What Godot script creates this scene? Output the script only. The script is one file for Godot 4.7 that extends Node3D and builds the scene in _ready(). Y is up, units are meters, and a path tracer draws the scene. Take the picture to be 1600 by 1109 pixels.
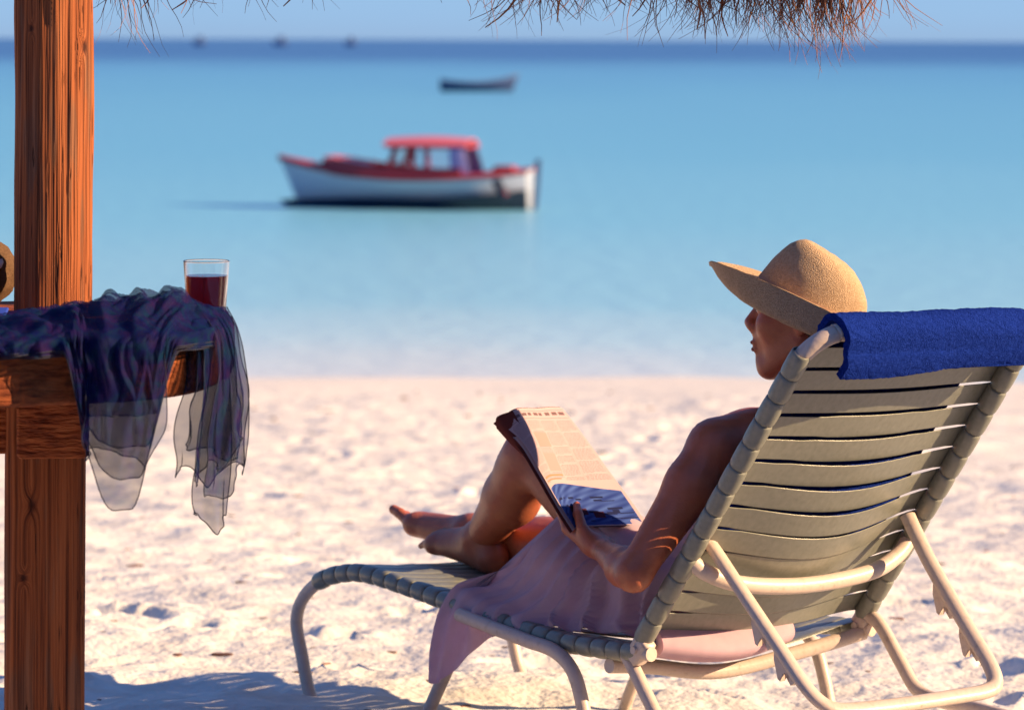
extends Node3D
# A woman reading in a strap lounger on a beach, a palapa post with a table at the left, boats on a calm turquoise sea.

const CHAIR_AT := Vector3(0.258, 0.0, -6.314)
const TURN := 0.909
const SEA := -1.975
var chair_frame: Transform3D
var mats := {}
var rng := RandomNumberGenerator.new()


# ---------------------------------------------------------------- mesh helpers
class Build:
	var v := PackedVector3Array()
	var n := PackedVector3Array()
	var uv := PackedVector2Array()
	var c := PackedColorArray()
	var idx := PackedInt32Array()

	func tri(a: int, b: int, d: int) -> void:
		idx.append(a)
		idx.append(b)
		idx.append(d)

	# rows of points; wrap joins the last column to the first; solid turns the faces outwards
	func grid(rows: Array, wrap := false, solid := false) -> void:
		var base := v.size()
		var first := idx.size()
		var nr := rows.size()
		var nc: int = rows[0].size()
		for i in nr:
			var row = rows[i]
			for j in nc:
				v.append(row[j])
				uv.append(Vector2(float(j) / maxf(1.0, nc - 1), float(i) / maxf(1.0, nr - 1)))
		var cols := nc if wrap else nc - 1
		for i in nr - 1:
			for j in cols:
				var k := (j + 1) % nc
				var a := base + i * nc + j
				var b := base + i * nc + k
				var d := base + (i + 1) * nc + k
				var e := base + (i + 1) * nc + j
				tri(a, b, d)
				tri(a, d, e)
		if solid and wrap:
			cap(rows[0], true)
			cap(rows[nr - 1], false)
		if solid:
			orient(first)

	func cap(ring, turn: bool) -> void:
		var base := v.size()
		var mid := Vector3.ZERO
		for p in ring:
			v.append(p)
			uv.append(Vector2.ZERO)
			mid += p
		v.append(mid / ring.size())
		uv.append(Vector2(0.5, 0.5))
		var m := base + int(ring.size())
		for j in ring.size():
			var k: int = (j + 1) % int(ring.size())
			if turn:
				tri(base + k, base + j, m)
			else:
				tri(base + j, base + k, m)

	func orient(first: int) -> void:
		var vol := 0.0
		var o := v[idx[first]]
		for i in range(first, idx.size(), 3):
			var a := v[idx[i]] - o
			vol += a.dot((v[idx[i + 2]] - o).cross(v[idx[i + 1]] - o))
		if vol < 0.0:
			for i in range(first, idx.size(), 3):
				var t := idx[i + 1]
				idx[i + 1] = idx[i + 2]
				idx[i + 2] = t

	func tube(path, radius, sides := 10, flat := 1.0) -> void:
		var rows := []
		var up := Vector3.UP
		var d0: Vector3 = (path[1] - path[0]).normalized()
		if absf(d0.dot(up)) > 0.9:
			up = Vector3.RIGHT
		var side := d0.cross(up).normalized()
		for i in path.size():
			var d: Vector3 = (path[mini(i + 1, path.size() - 1)] - path[maxi(i - 1, 0)]).normalized()
			side = (side - d * side.dot(d)).normalized()
			var other := d.cross(side)
			var r: float = radius[i] if radius is Array or radius is PackedFloat32Array else radius
			var ring := PackedVector3Array()
			for j in sides:
				var a := TAU * j / sides
				ring.append(path[i] + side * cos(a) * r + other * sin(a) * r * flat)
			rows.append(ring)
		grid(rows, true, true)

	# profile of (radius, height) turned about y at a place
	func lathe(profile, at := Vector3.ZERO, sides := 32) -> void:
		var rows := []
		for p in profile:
			var ring := PackedVector3Array()
			for j in sides:
				var a := TAU * j / sides
				ring.append(at + Vector3(cos(a) * p.x, p.y, sin(a) * p.x))
			rows.append(ring)
		grid(rows, true, true)

	# box with bevelled edges in a frame
	func box(f: Transform3D, size: Vector3, bevel := 0.004) -> void:
		var h := size / 2.0
		var rows := []
		for lv in [[-h.y, bevel], [-h.y + bevel, 0.0], [h.y - bevel, 0.0], [h.y, bevel]]:
			var x: float = h.x - lv[1]
			var z: float = h.z - lv[1]
			var ring := PackedVector3Array()
			for q in [[1, 1, 0], [1, 1, 1], [-1, 1, 1], [-1, 1, 0], [-1, -1, 0], [-1, -1, 1], [1, -1, 1], [1, -1, 0]]:
				var bx: float = bevel if q[2] == 1 else 0.0
				var bz: float = bevel if q[2] == 0 else 0.0
				ring.append(f * Vector3(q[0] * (x - bx), lv[0], q[1] * (z - bz)))
			rows.append(ring)
		grid(rows, true, true)

	func mesh(colored := false, hard := false) -> ArrayMesh:
		if hard:
			var v2 := PackedVector3Array()
			var u2 := PackedVector2Array()
			var c2 := PackedColorArray()
			var i2 := PackedInt32Array()
			for k in idx.size():
				v2.append(v[idx[k]])
				u2.append(uv[idx[k]])
				if colored:
					c2.append(c[idx[k]])
				i2.append(k)
			v = v2
			uv = u2
			c = c2
			idx = i2
		n.resize(v.size())
		n.fill(Vector3.ZERO)
		for i in range(0, idx.size(), 3):
			var a := idx[i]
			var b := idx[i + 1]
			var d := idx[i + 2]
			var fn := (v[d] - v[a]).cross(v[b] - v[a])
			n[a] += fn
			n[b] += fn
			n[d] += fn
		for i in n.size():
			n[i] = n[i].normalized() if n[i].length_squared() > 1e-24 else Vector3.UP
		var arr := []
		arr.resize(Mesh.ARRAY_MAX)
		arr[Mesh.ARRAY_VERTEX] = v
		arr[Mesh.ARRAY_NORMAL] = n
		arr[Mesh.ARRAY_TEX_UV] = uv
		if colored:
			arr[Mesh.ARRAY_COLOR] = c
		arr[Mesh.ARRAY_INDEX] = idx
		var m := ArrayMesh.new()
		m.add_surface_from_arrays(Mesh.PRIMITIVE_TRIANGLES, arr)
		return m

	# ---- a smooth union of tapered capsules and ellipsoids, meshed as surface nets
	# capsule: {a, b, ra, rb, k}; ellipsoid: {at, r, k, basis}; sub cuts away
	func blob(prims: Array, cell: float, to := Transform3D.IDENTITY, bump: FastNoiseLite = null, amp := 0.0) -> void:
		var lo := Vector3.ONE * 1e6
		var hi := -lo
		for p in prims:
			var q: AABB
			if p.has("a"):
				var r: float = maxf(p.ra, p.rb)
				q = AABB(p.a, Vector3.ZERO).expand(p.b).grow(r)
			else:
				q = AABB(p.at, Vector3.ZERO).grow(maxf(p.r.x, maxf(p.r.y, p.r.z)))
			p.box = q.grow(float(p.k) + 2.5 * cell)
			if not p.has("sub"):
				lo = lo.min(q.position)
				hi = hi.max(q.end)
		lo -= Vector3.ONE * 3.0 * cell
		hi += Vector3.ONE * 3.0 * cell
		var nx := int((hi.x - lo.x) / cell) + 2
		var ny := int((hi.y - lo.y) / cell) + 2
		var nz := int((hi.z - lo.z) / cell) + 2
		var f := PackedFloat32Array()
		f.resize(nx * ny * nz)
		f.fill(1.0)
		for p in prims:
			var b: AABB = p.box
			var i0 := maxi(0, int((b.position.x - lo.x) / cell))
			var j0 := maxi(0, int((b.position.y - lo.y) / cell))
			var k0 := maxi(0, int((b.position.z - lo.z) / cell))
			var i1 := mini(nx - 1, int((b.end.x - lo.x) / cell) + 1)
			var j1 := mini(ny - 1, int((b.end.y - lo.y) / cell) + 1)
			var k1 := mini(nz - 1, int((b.end.z - lo.z) / cell) + 1)
			var kk: float = maxf(p.k, 1e-5)
			var cap_: bool = p.has("a")
			var sub: bool = p.has("sub")
			var pa: Vector3 = p.a if cap_ else p.at
			var ab: Vector3 = p.b - p.a if cap_ else Vector3.ONE
			var l2 := maxf(ab.length_squared(), 1e-9)
			var ra: float = p.ra if cap_ else 0.0
			var rb: float = p.rb if cap_ else 0.0
			var er: Vector3 = Vector3.ONE if cap_ else p.r
			var em := minf(er.x, minf(er.y, er.z))
			var turned: bool = p.has("basis")
			var inv: Basis = (p.basis as Basis).inverse() if turned else Basis.IDENTITY
			for kz in range(k0, k1 + 1):
				for jy in range(j0, j1 + 1):
					var row := (kz * ny + jy) * nx
					for ix in range(i0, i1 + 1):
						var q := lo + Vector3(ix, jy, kz) * cell - pa
						var d := 0.0
						if cap_:
							var t := clampf(q.dot(ab) / l2, 0.0, 1.0)
							d = (q - ab * t).length() - lerpf(ra, rb, t)
						else:
							if turned:
								q = inv * q
							var s := (q / er).length()
							var g := (q / (er * er)).length()
							d = s * (s - 1.0) / g if g > 1e-6 else -em
						var o := f[row + ix]
						if sub:
							var hs := maxf(kk - absf(-d - o), 0.0) / kk
							f[row + ix] = maxf(o, -d) + hs * hs * kk * 0.25
						else:
							var h := maxf(kk - absf(d - o), 0.0) / kk
							f[row + ix] = minf(d, o) - h * h * kk * 0.25
		if bump:
			for kz in nz:
				for jy in ny:
					var row := (kz * ny + jy) * nx
					for ix in nx:
						if absf(f[row + ix]) < 3.0 * cell:
							f[row + ix] += bump.get_noise_3dv(lo + Vector3(ix, jy, kz) * cell) * amp
		var at := PackedInt32Array()
		at.resize(nx * ny * nz)
		at.fill(-1)
		var first := idx.size()
		var far := 4.0 * cell
		var off := [0, 1, nx, nx + 1, nx * ny, nx * ny + 1, nx * ny + nx, nx * ny + nx + 1]
		var edges := [[0, 1], [2, 3], [4, 5], [6, 7], [0, 2], [1, 3], [4, 6], [5, 7], [0, 4], [1, 5], [2, 6], [3, 7]]
		for kz in nz - 1:
			for jy in ny - 1:
				var row := (kz * ny + jy) * nx
				for ix in nx - 1:
					var g := f[row + ix]
					if g > far or g < -far:
						continue
					var mask := 0
					var w := []
					for e in 8:
						var x := f[row + ix + off[e]]
						w.append(x)
						if x < 0.0:
							mask += 1
					if mask == 0 or mask == 8:
						continue
					var sum := Vector3.ZERO
					var cnt := 0
					for e in edges:
						var x: float = w[e[0]]
						var y: float = w[e[1]]
						if (x < 0.0) != (y < 0.0):
							var t := x / (x - y)
							var p0 := Vector3(e[0] & 1, (e[0] >> 1) & 1, (e[0] >> 2) & 1)
							var p1 := Vector3(e[1] & 1, (e[1] >> 1) & 1, (e[1] >> 2) & 1)
							sum += p0.lerp(p1, t)
							cnt += 1
					at[row + ix] = v.size()
					v.append(to * (lo + (Vector3(ix, jy, kz) + sum / cnt) * cell))
					uv.append(Vector2.ZERO)
		var sx := 1
		var sy := nx
		var sz := nx * ny
		for kz in range(1, nz - 1):
			for jy in range(1, ny - 1):
				var row := (kz * ny + jy) * nx
				for ix in range(1, nx - 1):
					var o := row + ix
					if at[o] < 0:
						continue
					var ins := f[o] < 0.0
					for ax in 3:
						var st: int = [sx, sy, sz][ax]
						if ins == (f[o + st] < 0.0):
							continue
						var p1: int = [sy, sz, sx][ax]
						var p2: int = [sz, sx, sy][ax]
						var a := at[o]
						var b := at[o - p1]
						var c_ := at[o - p1 - p2]
						var e := at[o - p2]
						if b < 0 or c_ < 0 or e < 0:
							continue
						if ins:
							tri(a, c_, b)
							tri(a, e, c_)
						else:
							tri(a, b, c_)
							tri(a, c_, e)
		if idx.size() > first:
			orient(first)


func smooth(pts: Array, per := 6) -> PackedVector3Array:
	var out := PackedVector3Array()
	for i in pts.size() - 1:
		var p0: Vector3 = pts[maxi(i - 1, 0)]
		var p1: Vector3 = pts[i]
		var p2: Vector3 = pts[i + 1]
		var p3: Vector3 = pts[mini(i + 2, pts.size() - 1)]
		for k in per:
			out.append(p1.cubic_interpolate(p2, p0, p3, float(k) / per))
	out.append(pts[-1])
	return out


# smooth a net of control rows into a finer net
func smooth_net(rows: Array, per_row := 5, per_col := 5) -> Array:
	var wide := []
	for r in rows:
		wide.append(smooth(r, per_col))
	var out := []
	var cols := []
	for j in wide[0].size():
		var line := []
		for i in wide.size():
			line.append(wide[i][j])
		cols.append(smooth(line, per_row))
	for i in cols[0].size():
		var row := PackedVector3Array()
		for j in cols.size():
			row.append(cols[j][i])
		out.append(row)
	return out


func net_normals(net: Array) -> Array:
	var out := []
	for i in net.size():
		var row := PackedVector3Array()
		for j in net[i].size():
			var du: Vector3 = net[mini(i + 1, net.size() - 1)][j] - net[maxi(i - 1, 0)][j]
			var dv: Vector3 = net[i][mini(j + 1, net[i].size() - 1)] - net[i][maxi(j - 1, 0)]
			row.append(du.cross(dv).normalized())
		out.append(row)
	return out


# a cloth net given a thickness
func thick(b: Build, net: Array, t: float) -> void:
	var nn := net_normals(net)
	var rows := []
	for i in net.size():
		var ring := PackedVector3Array()
		for j in net[i].size():
			ring.append(net[i][j] + nn[i][j] * t * 0.5)
		for j in range(net[i].size() - 1, -1, -1):
			ring.append(net[i][j] - nn[i][j] * t * 0.5)
		rows.append(ring)
	b.grid(rows, true, true)


func ch(u: float, w: float, v: float) -> Vector3:
	return Vector3(u, w, -v)


func part(called: String, b, material: Material, parent: Node3D = self, colored := false, hard := false) -> MeshInstance3D:
	var o := MeshInstance3D.new()
	o.name = called
	o.mesh = b.mesh(colored, hard) if b is Build else b
	o.material_override = material
	parent.add_child(o, true)
	return o


func thing(called: String, label: String, category: String, at := Transform3D.IDENTITY, group := "") -> Node3D:
	var o := Node3D.new()
	o.name = called
	add_child(o, true)
	o.transform = at
	tag(o, label, category, group)
	return o


func tag(o: Node, label: String, category := "", group := "", kind := "") -> void:
	if label:
		o.set_meta("label", label)
	if category:
		o.set_meta("category", category)
	if group:
		o.set_meta("group", group)
	if kind:
		o.set_meta("kind", kind)


func noise(frequency: float, seed_ := 1, octaves := 3, kind := FastNoiseLite.TYPE_SIMPLEX_SMOOTH) -> FastNoiseLite:
	var f := FastNoiseLite.new()
	f.noise_type = kind
	f.frequency = frequency
	f.seed = seed_
	f.fractal_octaves = octaves
	return f


func noise_texture(size: int, frequency: float, ramp: Array, seed_ := 1, octaves := 4, kind := FastNoiseLite.TYPE_SIMPLEX_SMOOTH) -> NoiseTexture2D:
	var t := NoiseTexture2D.new()
	t.width = size
	t.height = size
	t.seamless = true
	t.noise = noise(frequency, seed_, octaves, kind)
	if ramp.size():
		var g := Gradient.new()
		var off := PackedFloat32Array()
		var col := PackedColorArray()
		for r in ramp:
			off.append(r[0])
			col.append(r[1])
		g.offsets = off
		g.colors = col
		t.color_ramp = g
	return t


# linear base colour to the sRGB that albedo_color takes
func lin(r: float, g: float, b: float, a := 1.0) -> Color:
	var c := Color(r, g, b).linear_to_srgb()
	c.a = a
	return c


func plain(called: String, color: Color, rough := 0.7, spec := 0.5) -> StandardMaterial3D:
	var m := StandardMaterial3D.new()
	m.resource_name = called
	m.albedo_color = color
	m.roughness = rough
	m.metallic_specular = spec
	m.cull_mode = BaseMaterial3D.CULL_DISABLED
	mats[called] = m
	return m


func textured(called: String, tex: Texture2D, scale: Vector3, rough := 0.8, bump: Texture2D = null, depth := 0.0, world := false) -> StandardMaterial3D:
	var m := plain(called, Color.WHITE, rough, 0.3)
	m.albedo_texture = tex
	m.uv1_triplanar = true
	m.uv1_world_triplanar = world
	m.uv1_scale = scale
	if bump:
		m.heightmap_enabled = true
		m.heightmap_texture = bump
		m.heightmap_scale = depth
	return m


# ---------------------------------------------------------------- materials
func make_materials() -> void:
	var grain := noise_texture(512, 0.012, [[0.0, lin(0.60, 0.56, 0.51)], [0.5, lin(0.715, 0.68, 0.63)], [1.0, lin(0.79, 0.76, 0.71)]], 3, 5)
	var fine := noise_texture(512, 0.06, [], 4, 5)
	textured("sand", grain, Vector3(0.9, 0.9, 0.9), 0.95, fine, 0.5, true)
	mats.sand.metallic_specular = 0.1
	var ripples := noise_texture(1024, 0.03, [], 9, 5)
	var sea := plain("sea", Color.WHITE, 0.28, 0.36)
	sea.vertex_color_use_as_albedo = true
	sea.uv1_triplanar = true
	sea.uv1_world_triplanar = true
	sea.uv1_scale = Vector3(0.045, 0.045, 0.13)
	sea.heightmap_enabled = true
	sea.heightmap_texture = ripples
	sea.heightmap_scale = 3.2
	var wood := noise_texture(512, 0.02, [[0.0, lin(0.08, 0.016, 0.007)], [0.35, lin(0.21, 0.05, 0.017)], [0.6, lin(0.32, 0.085, 0.026)], [1.0, lin(0.40, 0.13, 0.045)]], 12, 5)
	var wood_bump := noise_texture(512, 0.03, [], 13, 5)
	var timber := wood_images()
	var pw := plain("post_wood", Color.WHITE, 0.8, 0.3)
	pw.albedo_texture = timber[0]
	pw.heightmap_enabled = true
	pw.heightmap_texture = timber[1]
	pw.heightmap_scale = 0.7
	pw.uv1_scale = Vector3(1.0, 1.0, 1.0)
	textured("slab_wood", wood, Vector3(1.3, 5.0, 5.0), 0.75, wood_bump, 0.7)
	var dark := noise_texture(512, 0.02, [[0.0, lin(0.035, 0.018, 0.013)], [0.5, lin(0.085, 0.042, 0.028)], [1.0, lin(0.15, 0.078, 0.05)]], 21, 5)
	textured("dark_wood", dark, Vector3(8.0, 0.5, 8.0), 0.85, wood_bump, 0.8)
	textured("grey_wood", dark, Vector3(4.0, 0.5, 4.0), 0.9, wood_bump, 0.6)
	textured("frame", noise_texture(512, 0.02, [[0.0, lin(0.40, 0.29, 0.22)], [0.22, lin(0.54, 0.43, 0.365)], [0.4, lin(0.585, 0.475, 0.41)], [0.8, lin(0.60, 0.49, 0.43)], [1.0, lin(0.50, 0.39, 0.32)]], 33, 5), Vector3(4, 4, 4), 0.42, noise_texture(256, 0.1, [], 34, 3), 0.04)
	mats.frame.metallic_specular = 0.5
	var vinyl := noise_texture(512, 0.02, [[0.0, lin(0.13, 0.132, 0.108)], [0.3, lin(0.178, 0.184, 0.152)], [0.7, lin(0.203, 0.208, 0.175)], [1.0, lin(0.245, 0.245, 0.205)]], 31, 5)
	textured("vinyl", vinyl, Vector3(6, 6, 6), 0.34)
	mats.vinyl.metallic_specular = 0.6
	var terry := noise_texture(512, 0.05, [[0.0, lin(0.006, 0.018, 0.16)], [0.5, lin(0.012, 0.038, 0.30)], [1.0, lin(0.028, 0.065, 0.44)]], 41, 4)
	var loops := noise_texture(512, 0.16, [], 42, 3)
	textured("terry", terry, Vector3(5, 5, 5), 0.95, loops, 0.9)
	mats.terry.metallic_specular = 0.08
	var flesh := noise_texture(256, 0.02, [[0.0, lin(0.33, 0.088, 0.042)], [0.6, lin(0.41, 0.118, 0.056)], [1.0, lin(0.47, 0.148, 0.074)]], 51, 4)
	var pores := noise_texture(256, 0.2, [], 52, 2)
	textured("skin", flesh, Vector3(4, 4, 4), 0.42, pores, 0.05)
	mats.skin.metallic_specular = 0.5
	mats.skin.subsurf_scatter_enabled = true
	mats.skin.subsurf_scatter_strength = 0.15
	plain("nail", lin(0.5, 0.22, 0.16), 0.3)
	plain("lips", lin(0.3, 0.075, 0.06), 0.4)
	plain("eye_white", lin(0.7, 0.66, 0.62), 0.25)
	plain("iris", lin(0.04, 0.025, 0.015), 0.2)
	plain("hair", lin(0.018, 0.01, 0.007), 0.5)
	var weave := noise_texture(512, 0.045, [[0.0, lin(0.36, 0.225, 0.13)], [0.5, lin(0.53, 0.365, 0.225)], [1.0, lin(0.63, 0.47, 0.315)]], 61, 3)
	var weave_bump := noise_texture(512, 0.12, [], 62, 2)
	textured("straw", weave, Vector3(5, 9, 5), 0.75, weave_bump, 0.35)
	textured("straw_band", noise_texture(256, 0.05, [[0.0, lin(0.43, 0.26, 0.165)], [1.0, lin(0.50, 0.33, 0.22)]], 63, 2), Vector3(4, 8, 4), 0.7)
	var gauze := noise_texture(256, 0.03, [[0.0, lin(0.70, 0.52, 0.60)], [1.0, lin(0.78, 0.62, 0.69)]], 71, 3)
	textured("gauze", gauze, Vector3(3, 3, 3), 0.85)
	mats.gauze.transparency = BaseMaterial3D.TRANSPARENCY_ALPHA
	mats.gauze.albedo_color = Color(1, 1, 1, 0.86)
	mats.gauze.backlight_enabled = true
	mats.gauze.backlight = Color(0.9, 0.72, 0.82)
	var chiffon := noise_texture(512, 0.009, [[0.0, Color(0.04, 0.04, 0.20)], [0.28, Color(0.05, 0.09, 0.32)], [0.42, Color(0.03, 0.20, 0.29)], [0.55, Color(0.07, 0.08, 0.30)], [0.70, Color(0.18, 0.09, 0.29)], [0.85, Color(0.05, 0.10, 0.30)], [1.0, Color(0.06, 0.22, 0.22)]], 81, 2)
	textured("chiffon", chiffon, Vector3(3.0, 3.0, 3.0), 0.7)
	mats.chiffon.metallic_specular = 0.2
	mats.chiffon.transparency = BaseMaterial3D.TRANSPARENCY_ALPHA
	mats.chiffon.albedo_color = Color(1, 1, 1, 0.54)
	mats.chiffon.backlight_enabled = true
	mats.chiffon.backlight = Color(0.3, 0.3, 0.4)
	plain("hem", lin(0.006, 0.008, 0.028), 0.8)
	for k in 4:
		plain("strand_%d" % k, [lin(0.44, 0.15, 0.05), lin(0.28, 0.12, 0.06), lin(0.48, 0.23, 0.09), lin(0.12, 0.07, 0.055)][k], 0.7)
	textured("thatch", noise_texture(512, 0.03, [[0.0, lin(0.06, 0.035, 0.02)], [1.0, lin(0.3, 0.17, 0.09)]], 91, 4), Vector3(12, 1, 1), 0.9)
	plain("boat_white", lin(0.50, 0.54, 0.62), 0.4)
	plain("boat_red", lin(0.33, 0.025, 0.035), 0.45)
	plain("boat_pink", lin(0.62, 0.13, 0.16), 0.45)
	plain("boat_dark", lin(0.008, 0.02, 0.045), 0.5)
	plain("boat_blue", lin(0.03, 0.06, 0.16), 0.5)
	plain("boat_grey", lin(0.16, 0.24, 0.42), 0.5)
	plain("boat_lilac", lin(0.33, 0.27, 0.5), 0.6)
	plain("boat_pane", Color(0.85, 0.92, 1.0, 0.12), 0.05)
	mats.boat_pane.transparency = BaseMaterial3D.TRANSPARENCY_ALPHA
	plain("tumbler", Color(1, 1, 1, 0.0), 0.02, 0.5)
	mats.tumbler.transparency = BaseMaterial3D.TRANSPARENCY_ALPHA
	mats.tumbler.refraction_enabled = true
	mats.tumbler.refraction_scale = 0.045
	plain("drink", Color(0.62, 0.09, 0.12, 0.25), 0.03, 0.5)
	mats.drink.transparency = BaseMaterial3D.TRANSPARENCY_ALPHA
	mats.drink.refraction_enabled = true
	mats.drink.refraction_scale = 0.033
	textured("basket", noise_texture(256, 0.08, [[0.0, lin(0.05, 0.028, 0.016)], [1.0, lin(0.2, 0.11, 0.06)]], 95, 3), Vector3(8, 14, 8), 0.85)
	plain("book_blue", lin(0.02, 0.06, 0.42), 0.5)
	plain("paper_edge", lin(0.62, 0.48, 0.46), 0.8)
	plain("debris", lin(0.11, 0.055, 0.04), 0.9)
	mats.debris.vertex_color_use_as_albedo = true


# grain runs up the picture; knots bend it, cracks and grey weathered patches break it
func wood_images() -> Array:
	var w := 512
	var h := 1024
	var im := Image.create(w, h, false, Image.FORMAT_RGB8)
	var hi := Image.create(w, h, false, Image.FORMAT_RGB8)
	var grain := noise(1.0, 111, 3)
	var slow := noise(1.0, 112, 3)
	var r := RandomNumberGenerator.new()
	r.seed = 9
	var knots := []
	for k in 9:
		knots.append([Vector2(r.randf(), r.randf()), r.randf_range(0.012, 0.026)])
	var ramp := Gradient.new()
	ramp.offsets = PackedFloat32Array([0.0, 0.3, 0.55, 0.8, 1.0])
	ramp.colors = PackedColorArray([lin(0.05, 0.014, 0.008), lin(0.17, 0.048, 0.019), lin(0.29, 0.085, 0.030), lin(0.36, 0.115, 0.042), lin(0.42, 0.16, 0.07)])
	for y in h:
		var v := float(y) / h
		for x in w:
			var u := float(x) / w
			var a := TAU * u
			var bend := 0.0
			var eye := 0.0
			for q in knots:
				var du: float = u - q[0].x
				du -= roundf(du)
				var dv: float = (v - q[0].y) * 2.0
				var e: float = (du * du * 1.4 + dv * dv * 0.5) / (q[1] * q[1])
				if e < 16.0:
					bend += signf(du) * 0.5 * exp(-e * 0.35)
					eye = maxf(eye, exp(-e * 1.3))
			a += bend * 0.30
			var g := 0.5 + 0.55 * grain.get_noise_3d(cos(a) * 9.0, v * 1.6, sin(a) * 9.0) + 0.22 * grain.get_noise_3d(cos(a) * 34.0, v * 3.5, sin(a) * 34.0)
			var crack := grain.get_noise_3d(cos(a) * 5.5 + 20.0, v * 1.1, sin(a) * 5.5)
			crack = 1.0 - smoothstep(0.0, 0.035, absf(crack))
			crack *= smoothstep(0.0, 0.3, slow.get_noise_3d(cos(a) * 1.5, v * 4.0 + 8.0, sin(a) * 1.5))
			g = clampf(g - 0.55 * eye - 0.55 * crack, 0.0, 1.0)
			var c := ramp.sample(g)
			var grey := smoothstep(0.12, 0.45, slow.get_noise_3d(cos(a) * 1.8 + 5.0, v * 3.0, sin(a) * 1.8))
			c = c.lerp(Color(c.v * 0.72, c.v * 0.60, c.v * 0.54), 0.42 * grey)
			im.set_pixel(x, y, c)
			var t := clampf(0.25 + g * 0.7 - 0.5 * crack, 0.0, 1.0)
			hi.set_pixel(x, y, Color(t, t, t))
	return [ImageTexture.create_from_image(im), ImageTexture.create_from_image(hi)]


# ---------------------------------------------------------------- sand and sea
func shore(d: float) -> float:
	# height of the beach: level round the chair, then falling to the water
	var t := maxf(0.0, d - 7.0)
	return -0.0785 * (t * t / (t + 0.5))


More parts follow.
